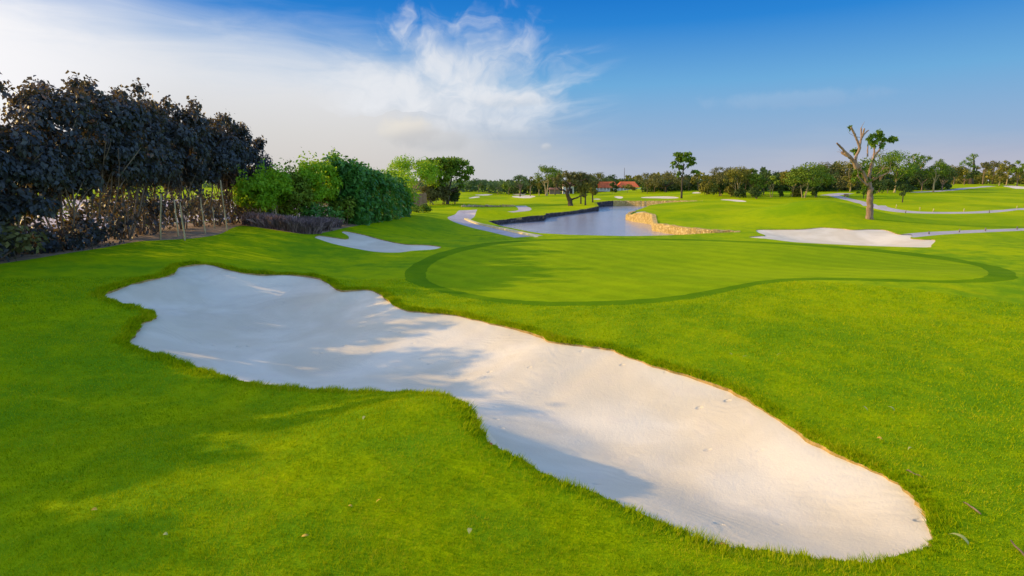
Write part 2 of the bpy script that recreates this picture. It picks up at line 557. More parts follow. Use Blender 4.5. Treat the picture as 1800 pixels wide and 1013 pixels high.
# ------------------------------------------------------------------ one constrained triangulation of the whole ground
pts, edges = [], []
n0 = 0
for nm, P in REG:
    k = len(P)
    pts.append(P)
    edges += [(n0 + i, n0 + (i + 1) % k) for i in range(k)]
    n0 += k
rr = np.geomspace(1.2, 4000, 330)
fr = []
for i, r_ in enumerate(rr):
    st = 0.0215
    a = np.arange(-R(64), R(64), st) + (i % 2) * st / 2
    fr.append(np.stack([np.sin(a) * r_, np.cos(a) * r_], 1))
    if i % 4 == 0:
        a = np.arange(R(66), 2 * math.pi - R(66), 0.09)
        fr.append(np.stack([np.sin(a) * r_, np.cos(a) * r_], 1))
fr = np.vstack(fr)
fr = fr * (1 + rs.uniform(-0.002, 0.002, (len(fr), 1)))
# extra points inside the big trap so its floor can carry real undulation
bx0, by0 = bunk1.min(0)
bx1, by1 = bunk1.max(0)
gx, gy = np.meshgrid(np.arange(bx0, bx1, 0.16), np.arange(by0, by1, 0.16))
ex = np.stack([gx.ravel(), gy.ravel()], 1) + rs.uniform(-0.03, 0.03, (gx.size, 2))
ex = ex[inside(bunk1, ex[:, 0], ex[:, 1])]
fr = fr[~inside(bunk1, fr[:, 0], fr[:, 1])]
allp = np.vstack(pts + [fr, ex, [[0.01, 0.02]]])
res = delaunay_2d_cdt([Vector(p) for p in allp], edges, [], 0, 1e-5)
V2 = np.array([(v.x, v.y) for v in res[0]])
TRI = np.array([f for f in res[2] if len(f) == 3], np.int32)
C = V2[TRI].mean(1)
ar = np.cross(V2[TRI[:, 1]] - V2[TRI[:, 0]], V2[TRI[:, 2]] - V2[TRI[:, 0]])
TRI[ar < 0] = TRI[ar < 0][:, ::-1]
own = np.full(len(TRI), -1)
for i in range(len(REG) - 1, -1, -1):
    own[inside(REG[i][1], C[:, 0], C[:, 1])] = i
HZ = h(V2[:, 0], V2[:, 1])


def region(ids):
    t = TRI[np.isin(own, ids)]
    u, inv = np.unique(t.ravel(), return_inverse=True)
    return u, inv.reshape(-1, 3).astype(np.int32)


def boundary_edges(t):
    e = np.vstack([t[:, [0, 1]], t[:, [1, 2]], t[:, [2, 0]]])
    key = {}
    for a, b in e:
        kk = (min(a, b), max(a, b))
        key[kk] = key.get(kk, []) + [(a, b)]
    return np.array([v[0] for v in key.values() if len(v) == 1])


def ground_lift(X, Y):
    """a soft rounded shoulder along the rim of the near trap"""
    z = np.zeros(len(X))
    near = (X > bx0 - 2) & (X < bx1 + 2) & (Y > by0 - 2) & (Y < by1 + 2)
    d = dist_poly(bunk1, X[near], Y[near])
    z[near] = 0.07 * np.exp(-(d / 0.55) ** 2) - 0.04 * np.exp(-(d / 0.10) ** 2)
    return z


GZ = HZ + ground_lift(V2[:, 0], V2[:, 1])


def skirts(u, faces, depth):
    """short turf faces hanging from every open edge"""
    be = boundary_edges(faces)
    P = np.stack([V2[u, 0], V2[u, 1], GZ[u]], 1)
    far = np.hypot(P[be[:, 0], 0], P[be[:, 0], 1]) < 3000
    be = be[far]
    a, b = P[be[:, 0]], P[be[:, 1]]
    n = len(be)
    dz = np.array([0, 0, depth])
    V = np.vstack([a, b, b - dz, a - dz])
    i = np.arange(n)
    return V, np.stack([i, i + n, i + 2 * n, i + 3 * n], 1)


# turf
u, f = region([-1])
V = np.stack([V2[u, 0], V2[u, 1], GZ[u]], 1)
sv, sf = skirts(u, f, 0.34)
nf = len(f)
gr = mesh_np('ground', np.vstack([V, sv]), [f, sf + len(V)], None, smooth=True, mats=[M['turf'], M['edge']], mi=np.r_[np.zeros(nf), np.ones(len(sf))])
tag(gr, kind='structure')

# sand
BLAB = ['large rake-marked white sand bunker sweeping across the foreground grass', 'small shaded white bunker with a hooked tip beside the purple shrubs', 'sunlit white bunker behind the right side of the putting green', 'far bunker on the fairway left of the twisted tree', 'thin far bunker just above the one left of the twisted tree', 'tiny far bunker nearest the spreading tree left of the fairway', 'long thin far bunker in front of the woods', 'small far bunker in front of the clubhouse', 'long far bunker left of the tall slender tree', 'sliver of sand on the point of land in the pond', 'tan far bunker in front of the shrubby tree clump', 'sliver of sand right of the thin trees by the pond', 'far bunker on the rise at the right edge', 'tiny far bunker right of the tall slender tree']
NB = 3 + len(farb)
for i in range(NB):
    u, f = region([i])
    if len(f) == 0:
        continue
    x, y = V2[u, 0], V2[u, 1]
    d = dist_poly(REG[i][1], x, y)
    if i == 0:
        z = HZ[u] - 0.025 - 0.40 * (1 - np.exp(-(d / 1.05) ** 1.4)) - 0.12 * ss(0, 4, d) - 0.34 * gauss(x, y, -0.4, 6.3, 1.7, 1.5) * ss(0, 0.4, d)
        w = ss(0.1, 0.7, d)
        z += w * (0.020 * np.sin(x * 1.7 + 1.2 * np.sin(y * 0.9)) + 0.018 * np.sin(y * 1.3 + x * 0.6) + 0.007 * np.sin(x * 5.1 + 2 * np.sin(y * 2.3)) + 0.006 * np.sin(y * 6.3 - x * 3.1))
        z += 0.03 * np.exp(-(d / 0.16) ** 2) * (0.5 + 0.5 * np.sin(x * 3 + y * 4.7))
    elif i < 3:
        z = HZ[u] - 0.04 - 0.30 * ss(0, 2.5, d) + 0.03 * np.sin(x * 1.3 + y) * ss(0, 1, d)
    else:
        z = HZ[u] - 0.03 - 0.12 * ss(0, 3, d)
    o = mesh_np('sand_bunker', np.stack([x, y, z], 1), f, M['sand'], smooth=True)
    tag(o, BLAB[i], 'bunker', 'sand bunkers around the golf course', 'structure')
for i, (nm, P) in enumerate(REG):
    if nm in ('putting_green', 'collar', 'path', 'planting_bed', 'road'):
        u, f = region([i])
        if len(f) == 0:
            continue
        mt = {'putting_green': 'green', 'collar': 'collar', 'path': 'path', 'planting_bed': 'soil', 'road': 'road'}[nm]
        dz = 0.0
        o = mesh_np({'collar': 'green_collar', 'path': 'cart_path'}.get(nm, nm), np.stack([V2[u, 0], V2[u, 1], GZ[u] + dz], 1), f, M[mt], smooth=True)
        tag(o, kind='structure')

# pond water
m, k, out = new_mat('water')
p = k.pos()
s = k.sep(p)
w1 = k.noise(k.n('ShaderNodeVectorMath', {0: p, 1: (0.9, 1.6, 1)}, operation='MULTIPLY').outputs[0], 2.2, 4, 0.65)
w2 = k.noise(p, 0.25, 3, 0.6)
hg = k.m('ADD', k.m('MULTIPLY', w1, 0.7), k.m('MULTIPLY', w2, 0.3))
bs = k.n('ShaderNodeBsdfPrincipled', {'Base Color': k.mix(w2, (0.33, 0.33, 0.37), (0.44, 0.43, 0.45)), 'Roughness': 0.16, 'IOR': 1.33, 'Specular IOR Level': 0.6, 'Normal': k.bump(hg, 0.45, 0.10)})
k.set(out.inputs[0], bs.outputs[0])
M['water'] = m
u, f = region([3 + len(farb)])
tag(mesh_np('water', np.stack([V2[u, 0], V2[u, 1], np.full(len(u), WATER)], 1), f, m, smooth=True), kind='structure')

# ------------------------------------------------------------------ pond walls, kerb
def mat_rubble(name, c1, c2, c3, scale):
    m, k, out = new_mat(name)
    p = k.pos()
    v = k.n('ShaderNodeTexVoronoi', {'Vector': p, 'Scale': scale, 'Randomness': 0.9})
    e = k.n('ShaderNodeTexVoronoi', {'Vector': p, 'Scale': scale, 'Randomness': 0.9}, feature='DISTANCE_TO_EDGE')
    col = k.mix(k.sep(v.outputs['Color'])[0], c1, c2)
    col = k.mix(k.ss(0.06, 0.0, e.outputs[0]), col, c3)
    bs = k.n('ShaderNodeBsdfPrincipled', {'Base Color': col, 'Roughness': 0.9, 'Specular IOR Level': 0.15, 'Normal': k.bump(k.ss(0, 0.2, e.outputs[0]), 0.9, 0.08)})
    k.set(out.inputs[0], bs.outputs[0])
    return m


M['yellow_stone'] = mat_rubble('yellow_stone', (0.50, 0.34, 0.09), (0.78, 0.60, 0.26), (0.42, 0.28, 0.09), 5.5)
M['shaded_stone'] = mat_rubble('shaded_stone', (0.05, 0.045, 0.05), (0.13, 0.11, 0.11), (0.015, 0.013, 0.013), 4.5)  # shade on the left wall's face put into its stone colour


def wall_along(name, i0, i1, mat, label, thick=0.35, extra=0.03):
    idx = [(i % len(pond)) for i in range(i0, i1 + 1)]
    P = pond[idx]
    # resample for an uneven, stone-by-stone top
    seg = np.r_[0, np.cumsum(np.linalg.norm(np.diff(P, axis=0), axis=1))]
    n = max(4, int(seg[-1] / 0.35))
    q = np.linspace(0, seg[-1], n)
    P = np.stack([np.interp(q, seg, P[:, 0]), np.interp(q, seg, P[:, 1])], 1)
    d = np.gradient(P, axis=0)
    nrm = np.stack([-d[:, 1], d[:, 0]], 1) / (np.linalg.norm(d, axis=1)[:, None] + 1e-9)
    mid = P[n // 2] + nrm[n // 2] * 0.8
    if inside(pond, mid[:1], mid[1:2])[0]:
        nrm = -nrm
    r = np.random.RandomState(i0)
    off = r.uniform(-0.05, 0.05, n)
    top = np.maximum(h(P[:, 0], P[:, 1]), WATER + 0.12) + extra + r.uniform(-0.03, 0.05, n)
    a = P - nrm * (0.06 + off)[:, None]
    b = P + nrm * thick
    zb = np.full(n, WATER - 0.5)
    ring = [np.c_[a, zb], np.c_[a - 0 * nrm, (zb + top) / 2 + 0.1], np.c_[a + nrm * 0.03, top], np.c_[b, top + 0.01], np.c_[b, zb]]
    V = np.stack(ring, 1).reshape(-1, 3)
    q = []
    for i in range(n - 1):
        for j in range(4):
            q.append((i * 5 + j, (i + 1) * 5 + j, (i + 1) * 5 + j + 1, i * 5 + j + 1))
    o = mesh_np(name, V, np.array(q), mat, smooth=False)
    return tag(o, label, 'wall', 'stone walls round the pond')


wall_along('retaining_wall', 0, 4 * 12 + 1, M['shaded_stone'], 'shaded stone retaining wall along the left and far shore of the pond', extra=-0.04)
wall_along('retaining_wall', 4 * 12 + 1, 4 * 15, M['yellow_stone'], 'low thin yellow stone edging along the far shore of the pond', extra=0.0)
wall_along('retaining_wall', 4 * 19 + 2, 4 * 29, M['yellow_stone'], 'sunlit yellow rubble stone wall holding the right shore of the pond', extra=0.06)

# pale kerb on the water side of the left path
kc = outline([(819, 386), (826, 389.5), (842, 395), (860, 398.8), (880, 403), (905, 408.5), (925, 413), (945, 417)], 6, closed=False)
b = MB()
kz = h(kc[:, 0], kc[:, 1])
kz[-5:] -= np.linspace(0.02, 0.14, 5)
nK = len(kc)
d = np.gradient(kc, axis=0)
nr = np.stack([-d[:, 1], d[:, 0]], 1) / np.linalg.norm(d, axis=1)[:, None]
ring = [np.c_[kc + nr * 0.16, kz - 0.1], np.c_[kc + nr * 0.16, kz + 0.13], np.c_[kc - nr * 0.16, kz + 0.13], np.c_[kc - nr * 0.16, kz - 0.1]]
V = np.stack(ring, 1).reshape(-1, 3)
q = [(i * 4 + j, (i + 1) * 4 + j, (i + 1) * 4 + j + 1, i * 4 + j + 1) for i in range(nK - 1) for j in range(3)]
tag(mesh_np('kerb', V, np.array(q), M['kerb']), 'pale yellow kerb between the left cart path and the pond', 'kerb')

# ------------------------------------------------------------------ foliage tools
def leaf_geo(P, N, size, r, aspect=0.5, droop=0.0, down=0.0):
    """diamond leaves at P facing N"""
    n = len(P)
    N = N / (np.linalg.norm(N, axis=1)[:, None] + 1e-9)
    T = r.normal(size=(n, 3))
    T[:, 2] -= down
    T -= N * (T * N).sum(1)[:, None]
    T /= np.linalg.norm(T, axis=1)[:, None] + 1e-9
    B = np.cross(N, T)
    s = size[:, None]
    tip = P + T * s
    tip[:, 2] -= droop * size
    midp = P + T * s * 0.45
    V = np.stack([P, midp + B * s * aspect * 0.5, tip, midp - B * s * aspect * 0.5], 1).reshape(-1, 3)
    F = np.arange(4 * n).reshape(-1, 4)
    return V, F


def crown_points(c, rad, nclump, cr, nleaf, r, style='round', flat=0.7):
    """leaf positions and normals, grouped in clumps through the volume"""
    cen = []
    while len(cen) < nclump:
        d = r.normal(size=3)
        d /= np.linalg.norm(d)
        t = r.uniform(0.35, 1.0) ** 0.55
        if style == 'boxy':
            d /= (np.abs(d) ** 4).sum() ** 0.25
            cen.append(np.asarray(c) + d * t * np.asarray(rad))
            continue
        if style == 'umbrella':
            d[2] = abs(d[2]) * 0.9 + 0.03
            t = r.uniform(0.45, 1.0) ** 0.4
            p = np.array([d[0] * t, d[1] * t, d[2] * t])
        elif style == 'column':
            p = np.array([d[0] * t, d[1] * t, r.uniform(-1, 1)])
            p[:2] *= (1 - 0.5 * abs(p[2]))
        else:
            if d[2] < -0.55:
                continue
            p = d * t
        cen.append(np.asarray(c) + p * np.asarray(rad))
    cen = np.array(cen)
    csz = cr * r.uniform(0.6, 1.35, len(cen))
    wt = csz ** 2
    ci = r.choice(len(cen), nleaf, p=wt / wt.sum())
    off = r.normal(size=(nleaf, 3))
    off /= np.linalg.norm(off, axis=1)[:, None]
    off *= (r.uniform(0, 1, nleaf) ** 0.45)[:, None]
    off[:, 2] *= flat
    P = cen[ci] + off * csz[ci][:, None]
    N = off + np.array([0, 0, 0.35]) + r.normal(size=(nleaf, 3)) * 0.55 + 0.35 * (cen[ci] - np.asarray(c)) / np.asarray(rad)
    return P, N, cen, csz


def vnoise(x, y, cell, seed):
    r_ = np.random.RandomState(seed).rand(256, 256)
    fx, fy = x / cell, y / cell
    ix, iy = np.floor(fx).astype(int), np.floor(fy).astype(int)
    tx, ty = fx - ix, fy - iy
    tx, ty = tx * tx * (3 - 2 * tx), ty * ty * (3 - 2 * ty)
    g_ = lambda i, j: r_[i % 256, j % 256]
    return (g_(ix, iy) * (1 - tx) + g_(ix + 1, iy) * tx) * (1 - ty) + (g_(ix, iy + 1) * (1 - tx) + g_(ix + 1, iy + 1) * tx) * ty


def curve(p0, p1, bend, r, n=6):
    p0, p1 = np.asarray(p0, float), np.asarray(p1, float)
    L = np.linalg.norm(p1 - p0)
    mid = (p0 + p1) / 2 + r.normal(size=3) * bend * L
    t = np.linspace(0, 1, n)[:, None]
    return (1 - t) ** 2 * p0 + 2 * t * (1 - t) * mid + t ** 2 * p1


def bark(name, c1, c2):
    return mat_simple(name, c1, c2, 9, 0.9, 0.7, 0.03, stretch=(1, 1, 0.25))


M['bark'] = bark('bark', (0.13, 0.09, 0.06), (0.26, 0.19, 0.13))
M['bark_pale'] = bark('bark_pale', (0.30, 0.22, 0.11), (0.50, 0.40, 0.22))
M['bark_dark'] = bark('bark_dark', (0.05, 0.04, 0.03), (0.11, 0.085, 0.06))
M['bark_red'] = bark('bark_red', (0.19, 0.12, 0.08), (0.38, 0.265, 0.18))

M['leaf_dark'] = mat_leaf('leaf_dark', [(0.015, 0.022, 0.028), (0.032, 0.044, 0.052), (0.078, 0.088, 0.080)], (0.42, 0.28, 0.05), 0.13, 0.48, 0.40)
M['leaf_bright'] = mat_leaf('leaf_bright', [(0.0888, 0.2299, 0.0111), (0.1764, 0.3881, 0.0141), (0.3357, 0.5292, 0.0211)], (0.5040, 0.6653, 0.0202), 0.42, 0.5, 0.2)
M['leaf_hedge'] = mat_leaf('leaf_hedge', [(0.0287, 0.1149, 0.0199), (0.0615, 0.2096, 0.0298), (0.1660, 0.3571, 0.0509)], (0.1639, 0.3415, 0.0248), 0.22, 0.45, 0.3)
M['leaf_mid'] = mat_leaf('leaf_mid', [(0.068, 0.129, 0.0133), (0.146, 0.239, 0.0161), (0.268, 0.339, 0.0266)], (0.179, 0.210, 0.0140), 0.25, 0.6, 0.15)
M['leaf_rain'] = mat_leaf('leaf_rain', [(0.0500, 0.1112, 0.0149), (0.1212, 0.2338, 0.0175), (0.2987, 0.4012, 0.0236)], (0.2400, 0.3150, 0.0175), 0.25, 0.6, 0.15)
M['leaf_olive'] = mat_leaf('leaf_olive', [(0.097, 0.109, 0.0189), (0.207, 0.200, 0.0294), (0.365, 0.319, 0.0469)], (0.205, 0.179, 0.0210), 0.25, 0.7, 0.1)
M['leaf_brown'] = mat_leaf('leaf_brown', [(0.075, 0.078, 0.030), (0.15, 0.15, 0.05), (0.25, 0.235, 0.08)], (0.26, 0.24, 0.06), 0.25, 0.7, 0.1)
M['leaf_haze'] = mat_leaf('leaf_haze', [(0.072, 0.132, 0.060), (0.108, 0.180, 0.072), (0.156, 0.240, 0.084)], (0.14, 0.2, 0.06), 0.25, 0.8, 0.05)
M['leaf_deep'] = mat_leaf('leaf_deep', [(0.022, 0.045, 0.012), (0.050, 0.090, 0.018), (0.105, 0.155, 0.025)], (0.14, 0.19, 0.02), 0.2, 0.6, 0.15)
M['leaf_yellow'] = mat_leaf('leaf_yellow', [(0.112, 0.192, 0.016), (0.224, 0.320, 0.022), (0.384, 0.448, 0.032)], (0.3, 0.36, 0.03), 0.35, 0.6, 0.15)
M['purple_grass'] = mat_leaf('purple_grass', [(0.0663, 0.0493, 0.0442), (0.1989, 0.1445, 0.1326), (0.5304, 0.3757, 0.3757)], (0.3400, 0.2380, 0.2210), 0.2, 0.8, 0.1)

TREES = [0]


def tree(base, top_z, width, label, style='round', leaf='leaf_mid', barkm='bark', n=1800, ls=0.3, nclump=16, cr=None, cbot=0.38, trunk_r=None, lean=0.0, stems=1, name='tree', cat='tree', group='trees around the golf course', depthw=None, limbs=7, flat=0.7, seed=None, cshift=0.0, sprigs=0):
    """trunk (with its limbs) and crown under one Empty"""
    TREES[0] += 1
    r = np.random.RandomState(seed if seed is not None else 100 + TREES[0])
    base = np.asarray(base, float)
    ht = top_z - base[2]
    root = empty(name, base, label, cat, group)
    cr = cr or max(width * 0.16, 0.25)
    zc0 = ht * cbot
    rz = (ht - zc0) / 2
    if style == 'umbrella':
        c = np.array([cshift, 0, zc0 + 0.0])
        rad = np.array([width * 0.5, (depthw or width) * 0.5, max(ht - zc0 - cr * 0.1, 0.3)])
    else:
        c = np.array([cshift, 0, zc0 + rz])
        rad = np.array([max(width * 0.47, 0.15), max((depthw or width) * 0.47, 0.15), max(rz - cr * 0.15, 0.15)])
    P, N, cen, csz = crown_points(c, rad, nclump, cr, n, r, style, flat)
    for _ in range(sprigs):
        q = cen[r.randint(len(cen))].copy()
        q[2] = max(q[2], zc0 + rz) + r.uniform(0.0, cr * 1.1)
        m_ = 45
        P = np.vstack([P, q + r.normal(size=(m_, 3)) * np.array([0.13, 0.13, 0.34])])
        N = np.vstack([N, r.normal(size=(m_, 3)) + np.array([0, 0, 0.5])])
    n = len(P)
    sz = ls * r.uniform(0.65, 1.3, n)
    V, F = leaf_geo(P, N, sz, r, 0.55, 0.15, 0.4)
    mesh_np('crown', V, F, M[leaf], root)
    b = MB()
    tr = trunk_r or max(0.035 * ht * 0.7, 0.05)
    order = r.permutation(len(cen))
    for s in range(stems):
        a = r.uniform(0, 6.28)
        sp = 0.0 if stems == 1 else 0.10 * ht
        p0 = np.array([math.cos(a) * sp * 0.25, math.sin(a) * sp * 0.25, -0.15])
        fork = np.array([lean * ht * 0.5 + math.cos(a) * sp + cshift * 0.5, math.sin(a) * sp, zc0 + (0.25 if style != 'umbrella' else 0.0) * (ht - zc0)])
        path = curve(p0, fork, 0.05, r, 8)
        rr_ = np.linspace(tr * 1.0, tr * 0.55, 8) / (stems ** 0.5)
        rr_[0] *= 1.35
        b.tube(path, rr_, 8)
        for j in range(max(1, limbs // stems)):
            e = cen[order[(s * limbs + j) % len(cen)]]
            i0 = r.randint(4, 8)
            st = path[min(i0, 7)]
            if e[2] < st[2]:
                st = path[3]
            pp = curve(st, e, 0.12, r, 6)
            b.tube(pp, np.linspace(tr * 0.42, tr * 0.08, 6) / (stems ** 0.4), 5, cap=False)
    b.build('trunk', M[barkm], root)
    return root


def tree_px(xb, yb, ytop, wpx, label, Y=None, **kw):
    if Y is None:
        base = g3(xb, yb)
    else:
        p = at(xb, yb, Y)
        base = np.array([p[0], p[1], h(p[0], p[1])])
    top = at(xb, ytop, base[1])[2]
    w = wpx / FPX * base[1]
    return tree(base, top, w, label, **kw)


def clump(base, w, d, ht, label, leaf, n, ls, name='shrub', cat='shrub', group=None, nclump=12, aspect=0.55, seed=0, stems=4, flat=0.8):
    """a bush: leafy mass over a few stems"""
    r = np.random.RandomState(seed)
    root = empty(name, base, label, cat, group)
    cr = min(w, d, ht * 1.4) * 0.30
    P, N, cen, csz = crown_points((0, 0, ht * 0.45), (max(w / 2 - cr * .6, .1), max(d / 2 - cr * .6, .1), max(ht * 0.55 - cr * .5, .1)), nclump, cr, n, r, 'round', flat)
    P[:, 2] = np.maximum(P[:, 2], 0.02 + 0.1 * r.rand(len(P)))
    V, F = leaf_geo(P, N, ls * r.uniform(0.65, 1.3, n), r, aspect, 0.1, 0.2)
    mesh_np('foliage', V, F, M[leaf], root)
    b = MB()
    for k in range(stems):
        e = cen[r.randint(len(cen))]
        b.tube(curve((r.uniform(-.1, .1) * w, r.uniform(-.1, .1) * d, -0.1), e, 0.08, r, 5), np.linspace(0.03, 0.012, 5) * max(1, ht / 1.5), 5)
    b.build('stem', M['bark'], root)
    return root


ORD = ['first', 'second', 'third', 'fourth', 'fifth', 'sixth', 'seventh', 'eighth', 'ninth', 'tenth', 'eleventh', 'twelfth', 'thirteenth', 'fourteenth', 'fifteenth', 'sixteenth', 'seventeenth', 'eighteenth', 'nineteenth', 'twentieth', 'twenty-first', 'twenty-second']


def dark_tree(base, top, w, label, seed, bare=0.45, n=3600, low=0.0):
    """one tall dark broad-leaved tree of the row: several pale stems below, heavy drooping leaves above"""
    r = np.random.RandomState(seed)
    base = np.asarray(base, float)
    ht = top - base[2]
    root = empty('broadleaf_tree', base, label, 'tree', 'row of dark trees on the left bank')
    c = np.array([0, 0, ht * (bare + (1 - bare) / 2)])
    rad = np.array([w / 2, w / 2 * 1.05, ht * (1 - bare) / 2 - 0.42])
    P, N, cen, csz = crown_points(c, rad, 40, 0.48, n, r, 'boxy', 0.85)
    # twiggy sprigs poking out of the top
    for _ in range(13):
        a = r.uniform(0, 6.28)
        q = np.array([math.cos(a) * w * 0.5 * r.rand() ** .5, math.sin(a) * w * 0.5 * r.rand() ** .5, ht * r.uniform(0.92, 1.03)])
        m_ = 75
        P = np.vstack([P, q + r.normal(size=(m_, 3)) * np.array([0.12, 0.12, 0.15])])
        N = np.vstack([N, r.normal(size=(m_, 3)) + np.array([0, 0, 0.5])])
    # sparse leaves lower down on the stems
    m_ = int(n * (0.085 + low))
    zz = r.uniform(0.06, bare + 0.08, m_) * ht
    nc = 14
    cc = np.stack([r.uniform(-w * .5, w * .5, nc), r.uniform(-w * .5, w * .5, nc), r.uniform(0.05, bare, nc) * ht], 1)
    ci = r.randint(nc, size=m_)
    P = np.vstack([P, cc[ci] + r.normal(size=(m_, 3)) * 0.24])
    N = np.vstack([N, r.normal(size=(m_, 3)) + np.array([0, 0, 0.4])])
    nn = len(P)
    V, F = leaf_geo(P, N, 0.155 * r.uniform(0.5, 1.45, nn), r, 0.72, 0.25, 1.0)
    mesh_np('crown', V, F, M['leaf_dark'], root)
    b = MB()
    for s in range(6):
        a = r.uniform(0, 6.28)
        p0 = np.array([math.cos(a) * 0.12, math.sin(a) * 0.12, -0.1])
        e = np.array([math.cos(a) * w * r.uniform(0.15, 0.6), math.sin(a) * w * r.uniform(0.15, 0.6), ht * r.uniform(0.55, 0.85)])
        path = curve(p0, e, 0.11, r, 9)
        b.tube(path, np.linspace(0.042, 0.015, 9) * r.uniform(.7, 1.1), 6)
        for j in range(3):
            st = path[r.randint(3, 7)]
            b.tube(curve(st, st + np.array([r.uniform(-.7, .7), r.uniform(-.7, .7), r.uniform(0.5, 1.4)]), 0.1, r, 5), np.linspace(0.026, 0.009, 5), 5, cap=False)
    b.build('trunk', M['bark'], root)
    return root


# ---- the dark row on the left bank (some stand nearer than the frame shows and throw the foreground shade)
ys = list(np.arange(-1.5, 35.6, 1.55))
tops_y = [0, 13.2, 13.6, 15, 17, 18.5, 20.2, 21.5, 24.5, 26, 28.5, 31, 33, 36]
tops_z = [5.2, 5.3, 4.5, 4.7, 5.15, 5.5, 5.9, 6.45, 6.6, 6.5, 6.7, 6.3, 6.0, 5.3]
vis = [y for y in ys if y > 14.5]
for i, y in enumerate(ys):
    r = np.random.RandomState(500 + i)
    x = hedge_x(y) - 0.6 + r.uniform(-0.45, 0.35)
    tz = np.interp(y, tops_y, tops_z) + r.uniform(-0.35, 0.25)
    if y > 14.5:
        kx = len([q for q in vis if q <= y])
        lab = '%s dark-leaved tree of the left bank row, counted from the left edge' % ORD[kx - 1]
        if y == vis[-1]:
            lab = 'last dark-leaved tree at the far end of the left bank row, beside bright green trees'
    else:
        kx = len([q for q in ys if q > y and q <= 14.5]) + 1
        lab = 'dark-leaved tree of the left bank row outside the frame, %s before the left edge' % ORD[kx - 1]
    low = 0.30 if y < 18.8 else 0.0
    if y < 14:
        tz = tz if y > 9.8 else 5.55 + r.uniform(-0.6, 0.5)
    dark_tree((x, y, float(h(x, y))), tz, 2.5 + r.uniform(-.2, .3), lab, 700 + i, bare=(r.uniform(0.22, 0.39) if y > 18.8 else r.uniform(0.16, 0.28)), n=6400, low=low)

# low dark bushes at the foot of the row
for i, (px, py, w, hh_, lab) in enumerate([(40, 458, 2.2, 1.2, 'brown-green bush at the foot of the dark trees, by the left edge'), (185, 432, 1.7, 1.3, 'dark large-leaved bush among the bare stems, left of the leaning stakes'), (245, 420, 0.9, 0.9, 'small dark bush beside the first pale stake'), (120, 445, 0.9, 0.7, 'small sparse bush at the foot of the left row'), (300, 408, 1.0, 1.6, 'tall dark bush behind the pale stakes')]):
    p = g3(px, py)
    p[0] -= 0.7
    clump(p, w, w * 0.8, hh_, lab, 'leaf_dark' if i != 0 else 'leaf_brown', 520 if i < 2 else 260, 0.2, seed=40 + i, group='bushes under the dark row', aspect=0.7)

# pale support stakes
for i, (bx_, by_, tx, ty) in enumerate([(282, 421, 282, 341), (313, 416, 306, 351), (325, 423, 316, 355), (361, 411, 352.5, 348), (377, 402, 374, 365), (399, 406, 387, 317)]):
    p = g3(bx_, by_)
    t = at(tx, ty, p[1])
    b = MB()
    q = np.linspace(0, 1, 6)[:, None]
    b.tube((p - [0, 0, 0.2]) * (1 - q) + t * q + rs.normal(size=(6, 3)) * 0.01, np.linspace(0.035, 0.026, 6), 6)
    o = b.build('wooden_stake', M['bark_pale'], None, origin=p)
    o.location = p
    tag(o, '%s pale wooden stake from the left, leaning before the dark trees' % ORD[i], 'stake', 'stakes along the left bank')

# yellow-green shrubs seen between the stems, on the far side of the road
for i, y in enumerate([17, 21.5, 26, 30, 35, 40, 46, 52, 59]):
    r = np.random.RandomState(60 + i)
    x = hedge_x(y) - r.uniform(8.0, 11.5)
    w = r.uniform(3.8, 5.2)
    clump((x, y, float(h(x, y))), w, w, r.uniform(1.5, 2.4), 'leafy bush across the pale road seen through the bare stems, %s by distance' % ORD[i], ['leaf_yellow', 'leaf_olive', 'leaf_brown'][i % 3], 900, 0.28, seed=60 + i, group='bushes across the road behind the dark row')

# ---- bright airy trees after the dark row
for i, (px, py, yt, w, st) in enumerate([(452, 397, 300, 62, 2), (487, 397, 290, 55, 3), (520, 396, 296, 60, 2), (548, 395, 282, 60, 3), (572, 392, 284, 58, 2), (592, 388, 274, 46, 2), (535, 388, 300, 80, 2), (470, 386, 302, 80, 3)]):
    lab = ['bright green airy tree next to the last dark tree', 'bright green airy tree with split pale stems above the purple grass', 'bright green tree in the middle of the airy group', 'bright green tree with leaning pale stems, left of the dense hedge', 'bright green tree leaning over the gap before the dense hedge', 'tallest bright green tree, touching the dense hedge', 'bright green tree at the back of the airy group, middle', 'bright green tree at the back of the airy group, near the dark row'][i]
    tree_px(px, py, yt, w, lab, style='round', leaf=('leaf_mid' if i in (2, 6) else 'leaf_bright'), barkm='bark_pale', n=3300, ls=0.19, nclump=34, cr=0.36, cbot=0.10, trunk_r=0.06, stems=st, limbs=9, sprigs=16, group='bright green trees beside the dense hedge')

for i, (px, py, w, hh_, lf, lab) in enumerate([(448, 391, 1.9, 1.5, 'leaf_mid', 'green bush behind the left end of the long purple grass'), (478, 393, 2.0, 1.2, 'leaf_hedge', 'dark green bush behind the middle of the long purple grass'), (512, 395, 2.0, 1.5, 'leaf_mid', 'green bush behind the right end of the long purple grass'), (545, 397, 1.9, 1.3, 'leaf_hedge', 'dark green bush behind the gap between two purple grass clumps'), (578, 396, 2.0, 1.7, 'leaf_hedge', 'dark green bush behind the shorter purple grass'), (606, 394, 1.8, 1.9, 'leaf_mid', 'green bush against the near end of the dense hedge')]):
    p = g3(px, py)
    clump(p, w, w * .8, hh_, lab, lf, 700, 0.19, seed=170 + i, group='bushes behind the purple grass')

